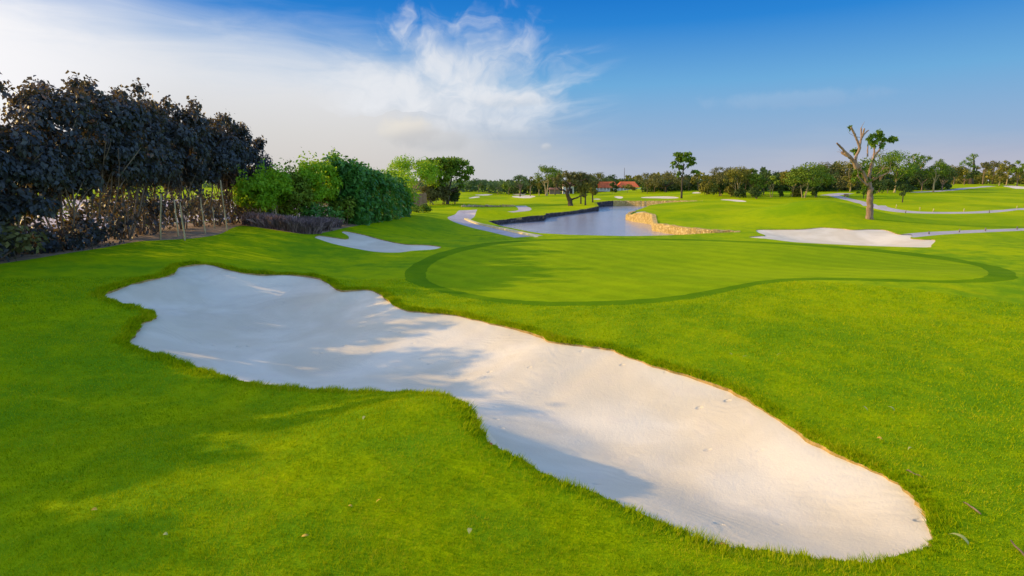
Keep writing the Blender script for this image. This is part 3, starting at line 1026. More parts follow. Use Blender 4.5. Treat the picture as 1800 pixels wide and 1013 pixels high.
# ---- dense hedge
def hedge(label):
    r = np.random.RandomState(5)
    yy = np.linspace(39.3, 54.5, 60)
    front = outline([(634, 396), (650, 393), (675, 388.5), (700, 384), (722, 378)], 8, closed=False)
    n = 19000
    t = r.rand(n)
    L = len(front) - 1
    fi = t * L
    i0 = fi.astype(int).clip(0, L - 1)
    fp = front[i0] + (front[i0 + 1] - front[i0]) * (fi - i0)[:, None]
    dirx = front[-1] - front[0]
    dirx /= np.linalg.norm(dirx)
    nr_ = np.array([-dirx[1], dirx[0]])      # away from the camera, to the left
    topz = np.interp(t, [0, 0.12, 0.25, 0.6, 1.0], [4.25, 4.15, 3.95, 3.6, 3.0]) + 0.42 * np.sin(t * 23) * np.sin(t * 57 + 1) + 0.26 * np.sin(t * 133) + 0.12 * np.sin(t * 211 + 2)
    zb = h(fp[:, 0], fp[:, 1])
    bulge = 0.5 * np.sin(t * 31 + 1) + 0.35 * np.sin(t * 71)
    # put leaves on the front face, the top and the near end
    which = r.rand(n)
    v = r.rand(n)
    dep = np.where(which < 0.62, r.uniform(0, 0.45, n), r.uniform(0, 1.9, n))
    zz = np.where(which < 0.62, zb + (topz - zb) * v, topz - r.uniform(0, 0.5, n) - 0.25 * ((dep - .95) / .95) ** 2)
    end = which > 0.84
    zz = np.where(end, zb + (topz - zb) * v, zz)
    off = dep + 0.30 * bulge + 0.30 * np.sin(zz * 3.1 + t * 40) * 0.8 + 0.15 * np.sin(zz * 7 - t * 90) + 0.5 * (zz - zb) / 4
    X = fp[:, 0] + nr_[0] * off
    Y = fp[:, 1] + nr_[1] * off
    X = np.where(end, front[0][0] + nr_[0] * dep + dirx[0] * r.uniform(0, .3, n), X)
    Y = np.where(end, front[0][1] + nr_[1] * dep + dirx[1] * r.uniform(0, .3, n), Y)
    P = np.stack([X, Y, zz], 1)
    N = np.stack([np.where(which < 0.62, -nr_[0], 0), np.where(which < 0.62, -nr_[1], 0), np.where(which < 0.62, 0.5, 1.0)], 1) + r.normal(size=(n, 3)) * 0.85
    P[:, 2] += np.where(which > 0.62, r.exponential(0.10, n), 0)
    for _ in range(46):
        kq = r.randint(n)
        if which[kq] < 0.62:
            continue
        m_ = 38
        P = np.vstack([P, P[kq] + [0, 0, r.uniform(0, .25)] + r.normal(size=(m_, 3)) * np.array([0.12, 0.12, 0.24])])
        N = np.vstack([N, r.normal(size=(m_, 3)) + np.array([0, 0, 0.5])])
    n = len(P)
    o0 = np.array([front[0][0], front[0][1], float(h(*front[0]))])
    root = empty('hedge', o0, label, 'hedge')
    V, F = leaf_geo(P - o0, N, 0.25 * r.uniform(0.5, 1.7, n), r, 0.6, 0.2, 0.5)
    mesh_np('foliage', V, F, M['leaf_hedge'], root)
    for s in np.linspace(0.03, 0.97, 16):
        b = MB()
        q = front[int(s * L)] + nr_ * 1.2
        b.tube(np.array([[q[0], q[1], h(*q) - 0.1], [q[0] + r.normal() * .1, q[1], h(*q) + 1.4], [q[0], q[1], h(*q) + 2.4]]) - o0, [0.06, 0.05, 0.03], 6)
        b.build('trunk', M['bark_dark'], root)


hedge('tall dense glossy green hedge between the airy trees and the spreading tree')

# ---- purple fountain grass clumps
def purple(pxs, label, ht, n, seed):
    r = np.random.RandomState(seed)
    fr_ = ground([p[0] for p in pxs], [p[1] for p in pxs])
    t = r.rand(n) * (len(fr_) - 1)
    i0 = t.astype(int).clip(0, len(fr_) - 2)
    P = fr_[i0] + (fr_[i0 + 1] - fr_[i0]) * (t - i0)[:, None]
    d = (fr_[-1] - fr_[0]) / np.linalg.norm(fr_[-1] - fr_[0])
    nr_ = np.array([-d[1], d[0]])
    P = P + nr_ * r.uniform(0, 1.1, n)[:, None]
    o0 = np.array([fr_[0][0], fr_[0][1], float(h(*fr_[0]))])
    z = h(P[:, 0], P[:, 1])
    L = ht * r.uniform(0.55, 1.1, n)
    lean = r.normal(size=(n, 2)) * 0.35
    lean[:, 0] += 0.15
    w = 0.022
    a = r.uniform(0, 3.14, n)
    B = np.stack([np.cos(a) * w, np.sin(a) * w, 0 * a], 1)
    p0 = np.c_[P, z]
    p1 = p0 + np.c_[lean * 0.35 * L[:, None], L * 0.6]
    p2 = p0 + np.c_[lean * 1.0 * L[:, None], L * (0.98 - 0.3 * (lean ** 2).sum(1)).clip(0.5)]
    V = np.stack([p0 - B, p0 + B, p1 + B, p2, p1 - B], 1).reshape(-1, 3) - o0
    F = np.arange(5 * n).reshape(-1, 5)
    root = empty('ornamental_grass', o0, label, 'ornamental grass', 'purple grass clumps')
    mesh_np('foliage', V, F, M['purple_grass'], root)
    # dark leafy heart
    m_ = n // 3
    j = r.randint(n, size=m_)
    Q = p0[j] + np.c_[r.normal(size=(m_, 2)) * 0.05, r.uniform(0, 0.6, m_) * ht]
    V, F = leaf_geo(Q - o0, r.normal(size=(m_, 3)), 0.13 * r.uniform(.6, 1.3, m_), r, 0.4)
    mesh_np('leaf_heart', V, F, M['leaf_dark'], root)


purple([(424, 396), (450, 399), (480, 403), (510, 408), (540, 412)], 'long purple-grey grass clump on the bank under the bright airy trees', 0.78, 5200, 1)
purple([(538, 404), (560, 406), (581, 405.5)], 'shorter purple-grey grass clump just right of the long one', 0.72, 2600, 2)
purple([(583, 401), (600, 400)], 'small purple-grey grass clump at the near corner of the dense hedge', 0.6, 900, 3)

# ------------------------------------------------------------------ more objects come from the second half
# ------------------------------------------------------------------ trees drawn limb by limb
def limb_tree(xb, yb, limbs, leaves, label, leaf, barkm, ls, Y=None, name='tree', group='trees around the golf course', seed=0, flat=0.8, sides=8, dens=1.0, twigs=0):
    r = np.random.RandomState(seed)
    base = g3(xb, yb) if Y is None else np.array([at(xb, yb, Y)[0], Y, float(h(at(xb, yb, Y)[0], Y))])
    Yd = base[1]
    sc = Yd / FPX
    root = empty(name, base, label, 'tree', group)
    b = MB()
    for L in limbs:
        pts_, r0, r1 = L[0], L[1], L[2]
        d0, d1 = (L[3], L[4]) if len(L) > 3 else (0.0, r.uniform(-1, 1) * 0.03 * Yd)
        q = smooth_open(pts_, 5)
        t = np.linspace(0, 1, len(q))
        W = at(q[:, 0], q[:, 1], Yd + d0 + (d1 - d0) * t) - base
        rad = (r0 + (r1 - r0) * t) * sc / 2
        W += r.normal(size=W.shape) * rad[:, None] * 0.10
        if pts_[0][1] >= yb - 0.5:
            W[0, 2] = -0.2
            rad = rad * (1 + 0.35 * np.exp(-t / 0.08))
        b.tube(W, rad * (1 + 0.05 * np.sin(t * 19 + r.rand() * 6)), sides)
    for _ in range(twigs):
        L = limbs[r.randint(1, len(limbs))]
        q = smooth_open(L[0], 5)
        kq = r.randint(len(q) // 3, len(q))
        p_ = at(q[kq][0], q[kq][1], Yd + (L[4] if len(L) > 4 else 0) * kq / len(q)) - base
        e_ = p_ + np.array([r.normal() * 9, r.normal() * 9, abs(r.normal()) * 11]) * sc
        b.tube(curve(p_, e_, 0.15, r, 5), np.linspace(0.9, 0.3, 5) * sc / 2, 5, cap=False)
    b.build('trunk', M[barkm], root)
    P, N = [], []
    for (x, y, rx, ryy, n) in leaves:
        n = int(n * dens)
        c = at(x, y, Yd + r.uniform(-0.5, 0.5) * rx * sc) - base
        k = max(4, int(n / 45))
        cc = r.normal(size=(k, 3))
        cc /= np.linalg.norm(cc, axis=1)[:, None]
        cc *= r.uniform(0.2, 1, k)[:, None] ** 0.5
        cc = c + cc * np.array([rx, rx, ryy]) * sc * 0.98
        ci = r.randint(k, size=n)
        off = r.normal(size=(n, 3)) * np.array([1, 1, flat]) * 0.38
        P.append(cc[ci] + off * (0.5 * min(rx, ryy) + 0.5 * max(rx, ryy)) * sc * 0.60)
        N.append(off + np.array([0, 0, 0.35]) + r.normal(size=(n, 3)) * 0.4)
    P, N = np.vstack(P), np.vstack(N)
    V, F = leaf_geo(P, N, ls * r.uniform(0.6, 1.3, len(P)), r, 0.6, 0.15, 0.4)
    mesh_np('crown', V, F, M[leaf], root)
    return root


# the big lopped tree right of the far bunker
limb_tree(1528.5, 385, [
    ([(1528.5, 385), (1529, 365), (1529.5, 345), (1530, 331)], 10.8, 9.6, 0, 0),
    ([(1529, 334), (1525, 322), (1517, 305), (1510, 294), (1504, 287)], 7, 5.5, 0, -.6),
    ([(1506, 297), (1500, 283), (1492, 274), (1486, 268)], 7, 4.5, -.5, -.9),
    ([(1494, 278), (1482, 263), (1476, 257), (1471, 252)], 4.5, 2.6, -.8, -1.2),
    ([(1492, 275), (1484, 271), (1479, 268)], 5.5, 4.5, -.8, -.5),
    ([(1504, 288), (1505, 275), (1511, 261), (1507, 248), (1501, 234), (1496, 224)], 5, 3.0, -.5, -1.0),
    ([(1510, 262), (1513, 248), (1517, 239), (1523, 232), (1527, 229)], 4.2, 1.6, -.6, -.2),
    ([(1514, 246), (1514, 236), (1513.5, 225)], 3.2, 2.4, -.5, -.4),
    ([(1516, 241), (1518, 232), (1519.5, 226)], 3.0, 2.4, -.5, -.7),
    ([(1530, 334), (1528, 315), (1530, 298), (1534, 283), (1537, 268), (1535, 255)], 6.5, 2.2, 0, .8),
    ([(1529, 300), (1535, 285), (1537, 275), (1547, 262), (1551, 254)], 5, 1.8, .3, 1.2),
    ([(1525, 275), (1525, 262), (1526, 254)], 2.6, 1.6, 0, .6),
    ([(1533, 318), (1545, 311), (1557, 306), (1568, 299)], 4, 1.6, 0, -1.4),
    ([(1534, 315), (1547, 303), (1556, 290)], 3, 1.2, .3, 1.6),
    ([(1524, 326), (1515, 318), (1507, 309)], 4, 2, -.3, -1.2),
], [(1530, 243, 7, 8, 230), (1546, 235, 9, 6, 260), (1560, 243, 8, 5, 190), (1538, 253, 8, 5, 150), (1553, 256, 8, 5, 110), (1567, 247, 5, 3, 80), (1574, 245, 4, 3, 60), (1541, 244, 6, 5, 120), (1494.5, 223, 3, 2.5, 50),
    (1501, 263, 4, 5, 80), (1514, 302, 9, 10, 230), (1505, 310, 8, 8, 180), (1518, 318, 8, 10, 260), (1523, 328, 7, 6, 170), (1534, 336, 5, 4, 80), (1508, 298, 6, 5, 90), (1530, 288, 12, 10, 70), (1540, 303, 12, 8, 50)],
    'tall lopped tree with thick bare trunk and sawn-off limbs right of the far bunker', 'leaf_rain', 'bark_red', 0.20, seed=3, dens=1.1, twigs=26)

# the gnarled tree by the pond
limb_tree(1003, 362, [
    ([(1003, 362), (1002, 355), (1001, 350)], 8.5, 8, 0, 0),
    ([(1002, 354), (998, 345), (996, 338)], 7, 6, 0, -.5),
    ([(997, 343), (1000, 334), (1003, 326), (1010, 316), (1018, 308)], 5, 1.4, 0, .5),
    ([(997, 340), (991, 335), (985, 333), (980, 330), (976, 322)], 4, 1.2, -.3, -1),
    ([(998, 338), (996, 326), (1000, 315), (998, 306)], 3.5, 1.2, 0, 2),
    ([(1003, 327), (1012, 323), (1022, 318), (1032, 314)], 3, 1, .3, -1.5),
    ([(1002, 326), (994, 319), (987, 312)], 3, 1, .3, -1.5),
    ([(1005, 351), (1013, 348), (1022, 345), (1032, 343)], 3.2, 1.6, 0, -1),
    ([(1012, 317), (1022, 309), (1035, 306)], 2, .8, .5, 2),
], [(1000, 309, 14, 7, 300), (1016, 306, 13, 6, 260), (985, 316, 11, 8, 230), (1030, 312, 13, 8, 280), (1008, 319, 14, 8, 230), (990, 327, 9, 6, 140), (1020, 325, 13, 8, 220), (1040, 318, 9, 7, 160), (978, 324, 6, 6, 90)],
    'gnarled tree with a thick leaning trunk and a low bare limb beside the pond', 'leaf_brown', 'bark_dark', 0.34, seed=4, twigs=16)
# three slim trees by it
for i, (x, yb, yt, lab) in enumerate([(1021, 358.5, 320, 'slim dark-trunked tree just right of the gnarled tree'), (1029, 361, 322, 'slim tree with bushy dark stem, middle of three by the pond'), (1042, 356, 318, 'slim tree nearest the clubhouse of the three by the pond')]):
    tree_px(x, yb, yt, 17, lab, style='column', leaf='leaf_olive', barkm='bark_dark', n=620, ls=0.3, nclump=9, cbot=0.42, trunk_r=0.14, limbs=4, cr=0.5)

# lopped tree farther right
limb_tree(1602, 334, [
    ([(1602, 334), (1604, 326), (1609, 320)], 6, 5, 0, 0),
    ([(1608, 322), (1613, 314), (1614, 305), (1612, 296), (1608, 288)], 4.5, 2, 0, -1),
    ([(1613, 308), (1618, 298), (1622, 290), (1626, 282)], 3.5, 1.5, 0, 1),
    ([(1610, 300), (1603, 292), (1598, 285)], 2.6, 1.2, 0, -1), ([(1610, 292), (1607, 282), (1606, 275)], 2.4, 1.2, 0, 0),
    ([(1614, 304), (1606, 300), (1594, 296)], 2.5, 1, 0, 1.4)],
    [(1629, 278, 9, 5, 240), (1616, 280, 6, 4, 80), (1607, 274, 6, 3, 70), (1597, 286, 7, 5, 90), (1620, 290, 9, 6, 120), (1592, 298, 8, 6, 90), (1600, 305, 10, 6, 90)],
    'half-bare lopped tree with a curving pale trunk in the right woods', 'leaf_mid', 'bark_pale', 0.38, seed=8)
# stout dark tree on the right rise
limb_tree(1707, 324, [
    ([(1707, 324), (1707, 314), (1706, 304)], 7, 6, 0, 0),
    ([(1706, 312), (1700, 302), (1696, 294)], 4, 1.5, 0, -1), ([(1707, 308), (1712, 298), (1712, 285), (1711, 275)], 5, 1.5, 0, 1), ([(1708, 306), (1716, 301), (1717, 296)], 3, 1.5, 0, 0)],
    [(1710, 275, 8, 5, 240), (1709, 285, 8, 6, 220), (1694, 286, 8, 4, 150), (1700, 293, 9, 6, 200), (1712, 296, 8, 7, 200), (1706, 303, 8, 6, 150), (1715, 304, 5, 6, 80)],
    'stout dark tree with a tufted top standing alone on the right rise', 'leaf_rain', 'bark_dark', 0.42, seed=9)

# ------------------------------------------------------------------ spreading tree and its neighbours, left of the fairway
tree_px(727, 361, 275, 104, 'light green airy tree leaning left beside the big spreading tree', style='round', leaf='leaf_bright', barkm='bark_pale', n=6800, ls=0.32, nclump=44, cr=1.2, cbot=0.22, trunk_r=0.18, stems=2, limbs=10, lean=0.0)
limb_tree(790, 359, [
    ([(787, 359), (789, 345), (788, 333)], 5, 4.5, 0, 0),
    ([(788, 340), (778, 325), (765, 310), (752, 300)], 3.5, 1, 0, -3), ([(788, 336), (793, 318), (796, 300)], 3.5, 1, 0, 2),
    ([(790, 338), (805, 330), (816, 318), (824, 306)], 3.5, 1, 0, 1), ([(796, 338), (806, 336), (812, 328)], 2, 1, 0, -2), ([(783, 330), (772, 312), (770, 295)], 2.5, 1, 0, 3)],
    [(775, 284, 24, 6, 620), (795, 282, 20, 5, 520), (812, 289, 16, 6, 460), (822, 299, 12, 6, 320), (760, 292, 18, 7, 650), (752, 286, 16, 6, 520), (785, 294, 22, 7, 480), (803, 302, 20, 6, 420), (770, 304, 16, 6, 330), (818, 312, 12, 5, 240), (745, 300, 12, 6, 420), (790, 312, 20, 7, 360), (782, 303, 18, 7, 420), (800, 296, 14, 6, 300), (808, 322, 12, 6, 200), (776, 320, 14, 8, 260)],
    'big spreading umbrella tree with layered dark crown left of the fairway', 'leaf_rain', 'bark_dark', 0.42, seed=11, flat=0.24)
for i, (x, y, w, hp, lf, lab) in enumerate([(760, 360, 34, 42, 'leaf_brown', 'brown-green bush under the light green airy tree'), (781, 359, 40, 40, 'leaf_brown', 'dark bush round the foot of the spreading tree'), (799, 358.5, 20, 26, 'leaf_deep', 'dark rounded bush right of the spreading tree trunk')]):
    p = g3(x, y)
    s_ = p[1] / FPX
    clump(p, w * s_, w * s_ * .8, hp * s_, lab, lf, 1900, 0.36, seed=80 + i, group='bushes under the spreading tree')
p = g3(738, 374)
clump(p, 2.6, 1.6, 0.85, 'low dark bush at the far end of the dense hedge before the pale fence', 'leaf_mid', 900, 0.2, seed=90, group='bushes under the spreading tree')
p = g3(722, 376)
clump(p, 1.0, 1.0, 0.8, 'small yellow-green bush at the far foot of the dense hedge', 'leaf_yellow', 300, 0.18, seed=91, group='bushes under the spreading tree')
p = g3(706, 381)
p[1] += 2.5; p[0] -= .5
clump((p[0], p[1], float(h(p[0], p[1]))), 3.4, 2.6, 2.9, 'yellow-green leafy shrub rising over the far end of the dense hedge', 'leaf_bright', 1500, 0.24, seed=92, group='bushes under the spreading tree')

# weathered slat fence behind it
a0, a1 = g3(717, 366), g3(750, 362)
root = empty('slat_fence', a0, 'weathered brown slat fence between the dense hedge and the spreading tree', 'fence')
b = MB()
n = 34
hg = (366 - 342) / FPX * a0[1]
for i in range(n):
    q = a0 + (a1 - a0) * i / (n - 1)
    q[2] = h(q[0], q[1])
    hh_ = hg * rs.uniform(0.93, 1.05)
    b.box(q - a0 + [0, 0, hh_ / 2 - 0.1], (np.linalg.norm(a1 - a0) / n * 0.82, 0.04, hh_ + 0.2), math.atan2(a1[1] - a0[1], a1[0] - a0[0]))
M['slat'] = mat_simple('weathered_slat', (0.22, 0.12, 0.06), (0.42, 0.26, 0.14), 7, 0.9, 0.4, 0.02, stretch=(1, 1, .2))
b.build('slat_panel', M['slat'], root, smooth=False)
b = MB()
for zz in (0.3, 0.8):
    b.tube(np.array([[0, .05, hg * zz], (a1 - a0) + [0, 0.05, hg * zz]]), 0.04, 6)
b.build('rail', M['slat'], root)

# ------------------------------------------------------------------ background trees, left to right
D = 'trees behind the golf course'
far = [
    # xb, yb, ytop, w, Y, label, style, leaf, n, kw
    (824, 338, 321, 24, 190, 'hazy round tree just right of the spreading tree crown', 'round', 'leaf_haze', 700, {}),
    (841, 338, 317, 34, 175, 'tallest hazy tree in the far wood left of the green netting', 'round', 'leaf_haze', 1000, {}),
    (858, 338, 322, 26, 180, 'hazy round tree between the tallest hazy tree and the green netting', 'round', 'leaf_haze', 800, {}),
    (875, 338, 320.5, 30, 170, 'hazy tree standing below the left end of the green netting', 'round', 'leaf_haze', 900, {}),
    (894, 339, 322, 26, 165, 'hazy tree standing below the right end of the green netting', 'round', 'leaf_mid', 800, {}),
    (914, 340, 307, 36, 150, 'domed tree with clean trunk right of the green netting', 'umbrella', 'leaf_haze', 1200, dict(cbot=.5, trunk_r=.2)),
    (932, 341, 311, 16, 150, 'thin pale-trunked tree just right of the domed tree', 'column', 'leaf_olive', 420, dict(cbot=.45, barkm='bark_pale')),
    (948, 340, 313, 15, 148, 'thin tree under the left edge of the large leafy tree', 'column', 'leaf_olive', 420, dict(cbot=.4, barkm='bark_pale')),
    (961, 342, 291, 46, 145, 'large leafy tree with open crown left of the gnarled tree', 'round', 'leaf_mid', 2300, dict(cbot=.30, stems=2, trunk_r=.28, barkm='bark_pale')),
    (976, 340, 302, 30, 152, 'dark tree filling the gap between the large leafy tree and the gnarled tree', 'round', 'leaf_deep', 900, dict(cbot=.2)),
    (996, 339, 303, 36, 165, 'dull green tree behind the gnarled tree', 'round', 'leaf_olive', 1100, dict(cbot=.2)),
    (1022, 339, 303, 44, 170, 'dark tree behind the three slim trees', 'round', 'leaf_deep', 1200, dict(cbot=.2)),
    (1043, 338, 307, 38, 180, 'dark tree left of the clubhouse roof', 'round', 'leaf_olive', 1100, dict(cbot=.25)),
    (1056, 322, 306.5, 60, 265, 'broad dark wood tree rising behind the orange roof', 'umbrella', 'leaf_deep', 1500, dict(cbot=.2)),
    (1078, 322, 309, 40, 268, 'dark domed tree behind the gap in the orange roofs', 'umbrella', 'leaf_deep', 1100, dict(cbot=.2)),
    (1076, 342, 322, 11, 150, 'small dark palm-like tree in front of the clubhouse', 'column', 'leaf_deep', 330, dict(cbot=.25)),
    (1081, 342, 326, 9, 152, 'smaller dark tree beside the palm-like tree by the clubhouse', 'column', 'leaf_deep', 260, dict(cbot=.2)),
    (1103, 341, 326, 22, 150, 'low spindly tree in front of the right orange roof', 'umbrella', 'leaf_olive', 420, dict(cbot=.5)),
    (1138, 341, 306, 38, 140, 'thinly leaved grey tree at the right end of the clubhouse', 'round', 'leaf_brown', 900, dict(cbot=.32, stems=2)),
    (1170, 342, 303, 68, 138, 'broad domed brown-green tree between the clubhouse and the tall slender tree', 'umbrella', 'leaf_brown', 2600, dict(cbot=.33, trunk_r=.3, barkm='bark_dark')),
    (1150, 341, 309, 36, 143, 'brown-green tree tucked behind the broad domed tree', 'umbrella', 'leaf_olive', 1000, dict(cbot=.33)),
    (1210, 341, 308, 26, 145, 'dark tree just behind the tall slender tree', 'round', 'leaf_deep', 800, dict(cbot=.25)),
    (1227, 342, 305, 30, 140, 'bare-limbed tree right of the tall slender tree', 'umbrella', 'leaf_olive', 620, dict(cbot=.45, stems=2)),
    (1243, 342, 310, 30, None, 'dull green tree with pale stem left of the shrubby clump', 'round', 'leaf_olive', 900, dict(cbot=.2, barkm='bark_pale')),
    (1268, 344, 293, 44, None, 'tall brown-green tree at the left of the shrubby clump', 'round', 'leaf_brown', 1900, dict(cbot=.22, stems=3, barkm='bark_pale')),
    (1296, 347, 292, 54, None, 'large tree with many pale stems in the middle of the shrubby clump', 'round', 'leaf_olive', 2400, dict(cbot=.26, stems=3, barkm='bark_pale')),
    (1311, 346, 293, 30, None, 'flat-topped tree behind the shrubby clump', 'umbrella', 'leaf_mid', 800, dict(cbot=.6)),
    (1322, 347, 304, 34, None, 'rounded green tree at the right end of the shrubby clump', 'round', 'leaf_mid', 1500, dict(cbot=.15)),
    (1342, 343, 303, 34, None, 'dark tree behind the pale leafless tree', 'round', 'leaf_deep', 1000, dict(cbot=.2)),
    (1356, 347, 309, 26, None, 'pale nearly leafless tree between two shrubby groups', 'umbrella', 'leaf_yellow', 260, dict(cbot=.55, barkm='bark_pale', stems=2)),
    (1370, 341, 302, 44, 130, 'dark spreading tree at the back, right of the pale leafless tree', 'umbrella', 'leaf_deep', 1200, dict(cbot=.25)),
    (1392, 346, 296, 46, None, 'green tree with pale stems, left in the right-hand grove', 'round', 'leaf_olive', 1900, dict(cbot=.28, stems=3, barkm='bark_pale')),
    (1412, 348, 283, 60, None, 'tallest green tree with pale stems in the right-hand grove', 'umbrella', 'leaf_mid', 2600, dict(cbot=.34, stems=3, barkm='bark_pale')),
    (1435, 346, 291, 44, None, 'dark leafy tree at the right of the right-hand grove', 'round', 'leaf_mid', 1900, dict(cbot=.12)),
    (1455, 337, 285, 74, 135, 'wide flat-crowned brown-green tree behind the lopped tree, left', 'umbrella', 'leaf_brown', 2200, dict(cbot=.4, trunk_r=.3)),
    (1483, 337, 280, 66, 138, 'wide flat-crowned olive tree behind the lopped tree, middle', 'umbrella', 'leaf_olive', 2000, dict(cbot=.4)),
    (1472, 338, 305, 70, 128, 'low wide brown tree under the flat-crowned trees', 'umbrella', 'leaf_brown', 1500, dict(cbot=.2)),
    (1494, 335, 291, 28, 122, 'shaggy tree with hanging tufts just left of the lopped tree trunk', 'column', 'leaf_olive', 900, dict(cbot=.15, barkm='bark_pale')),
    (1545, 337, 270, 62, 118, 'big round green tree directly behind the lopped tree', 'round', 'leaf_mid', 2400, dict(cbot=.2)),
    (1572, 338, 266, 66, 116, 'tallest round tree right of the lopped tree', 'round', 'leaf_rain', 2800, dict(cbot=.2, barkm='bark_pale')),
    (1560, 340, 315, 34, 112, 'low dark thicket tree at the foot of the tallest round tree', 'round', 'leaf_deep', 900, dict(cbot=.05)),
    (1586, 356, 322, 20, None, 'small dark sapling beyond the upper cart path', 'umbrella', 'leaf_deep', 420, dict(cbot=.4, barkm='bark_dark', trunk_r=.09)),
    (1518, 349, 333, 17, None, 'small sapling half hidden left of the lopped trunk', 'umbrella', 'leaf_mid', 260, dict(cbot=.55, barkm='bark_dark', trunk_r=.07)),
    (1620, 336, 292, 40, 125, 'dark tree behind the half-bare lopped tree', 'round', 'leaf_deep', 1400, dict(cbot=.1)),
    (1641, 338.5, 280, 36, None, 'slim upright tree with pale trunk in front of the right woods', 'round', 'leaf_mid', 1500, dict(cbot=.28, barkm='bark_pale', trunk_r=.16)),
    (1656, 333, 291, 34, 130, 'dark tree at the right end of the right woods', 'round', 'leaf_deep', 1200, dict(cbot=.12)),
    (1676, 326, 293, 36, 190, 'dark olive tree left of the stout tufted tree', 'round', 'leaf_olive', 1100, dict(cbot=.1)),
    (1695, 325, 296, 28, 195, 'dark green tree directly behind the stout tufted tree', 'round', 'leaf_deep', 800, dict(cbot=.1)),
    (1728, 321, 285, 24, 200, 'flat-topped brown tree right of the stout tufted tree', 'umbrella', 'leaf_brown', 600, dict(cbot=.6)),
    (1744, 321, 284, 26, 215, 'pinkish leafless-looking tree on the far right skyline', 'round', 'leaf_brown', 420, dict(cbot=.3)),
    (1770, 319, 283, 30, 190, 'tall ragged tree on the far right skyline', 'round', 'leaf_olive', 1000, dict(cbot=.4, barkm='bark_pale')),
    (1757, 320, 291, 24, 186, 'pale-stemmed tree left of the tall ragged tree', 'column', 'leaf_olive', 600, dict(cbot=.2, barkm='bark_pale')),
    (1789, 319, 284, 28, 184, 'green tree at the right edge of the frame', 'round', 'leaf_mid', 1000, dict(cbot=.15)),
    (1804, 319, 287, 26, 187, 'tree cut off by the right edge of the frame', 'round', 'leaf_olive', 800, dict(cbot=.15)),
]
for i, (xb, yb, yt, w, Y, lab, st, lf, n, kw) in enumerate(far):
    Yd = Y or g3(xb, yb)[1]
    tree_px(xb, yb, yt - 1.5, w * 1.1, lab, Y=Y, style=st, leaf=lf, n=n, ls=0.0033 * Yd * (0.85 if Yd > 100 else 1.0), nclump=max(8, int(n / 85)), group=D, cr=w / FPX * Yd * 0.17, flat=0.55 if st == 'umbrella' else 0.7, seed=900 + i, **kw)

# the tall slender tree
limb_tree(1198, 349, [
    ([(1198, 349), (1198.5, 330), (1199.5, 312), (1201, 300), (1203, 288)], 3.4, 1.6, 0, 0),
    ([(1199, 312), (1193, 298), (1190, 288), (1186, 282)], 1.8, .7, 0, -1), ([(1201, 300), (1209, 291), (1214, 284)], 1.7, .7, 0, 1), ([(1202, 294), (1200, 284), (1198, 275)], 1.5, .6, 0, 1), ([(1200, 315), (1210, 308), (1220, 303)], 1.6, .7, 0, -1)],
    [(1199, 272, 13, 4.5, 420), (1188, 280, 10, 5, 300), (1212, 279, 9, 6, 300), (1203, 280, 12, 4, 240), (1184, 288, 6, 4, 130), (1215, 289, 7, 6, 170), (1196, 293, 8, 5, 110), (1222, 302, 6, 5, 150), (1196, 307, 6, 5, 80)],
    'tall slender tree with a high tufted crown near the fairway centre', 'leaf_rain', 'bark_dark', 0.42, seed=21, flat=0.6)

for i, (x, y, w, hp, lf, lab) in enumerate([(1262, 345, 26, 26, 'leaf_deep', 'dark bush at the left foot of the shrubby clump'), (1302, 348, 22, 17, 'leaf_deep', 'dark bush among the pale stems of the shrubby clump'), (1328, 349.5, 26, 24, 'leaf_deep', 'rounded dark bush at the right foot of the shrubby clump'),
        (1285, 346, 20, 22, 'leaf_olive', 'olive bush in the middle of the shrubby clump'), (1371, 347, 8, 17, 'leaf_deep', 'small upright dark bush between the pale leafless tree and the right-hand grove'), (1433, 347.5, 14, 26, 'leaf_deep', 'dark bush at the right foot of the right-hand grove'),
        (1540, 340, 30, 24, 'leaf_deep', 'dark bush behind the lopped trunk'), (1400, 346, 22, 14, 'leaf_olive', 'low bush under the right-hand grove'), (1480, 335, 36, 15, 'leaf_brown', 'low tan bush left of the lopped tree'), (1590, 338, 28, 22, 'leaf_deep', 'dark thicket behind the half-bare lopped tree'), (1632, 335, 30, 24, 'leaf_deep', 'dark thicket behind the slim upright tree'),
        (1240, 342, 24, 17, 'leaf_olive', 'olive bush left of the shrubby clump')]):
    p = g3(x, y)
    if p[1] > 160:
        q = at(x, y, 135)
        p = np.array([q[0], q[1], float(h(q[0], q[1]))])
    s_ = p[1] / FPX
    clump(p, w * s_, w * s_ * .8, hp * s_, lab, lf, 650, 0.0034 * p[1], seed=120 + i, group='bushes along the far tree line')

# far woods on the horizon, one mass
def woods(x0, x1, Y, top, n, leaf, seed):
    r = np.random.RandomState(seed)
    px = r.uniform(x0, x1, n)
    Yd = Y * (1 + r.uniform(-0.05, 0.05, n))
    wave = 0.55 + 0.25 * np.sin(px * 0.09 + seed) + 0.2 * np.sin(px * 0.23 + 2 * seed)
    b = at(px, np.full(n, 330.0), 1.0)
    X = b[:, 0] * Yd
    zb = h(X, Yd)
    ztop = H + (318 - top) / FPX * Yd * wave
    z = zb + (ztop - zb) * r.uniform(0, 1, n) ** 0.7
    P = np.stack([X, Yd, z], 1)
    N = r.normal(size=(n, 3)) + np.array([0, -0.5, 0.6])
    return leaf_geo(P, N, 0.0052 * Yd * r.uniform(.6, 1.3, n), r, 0.7)


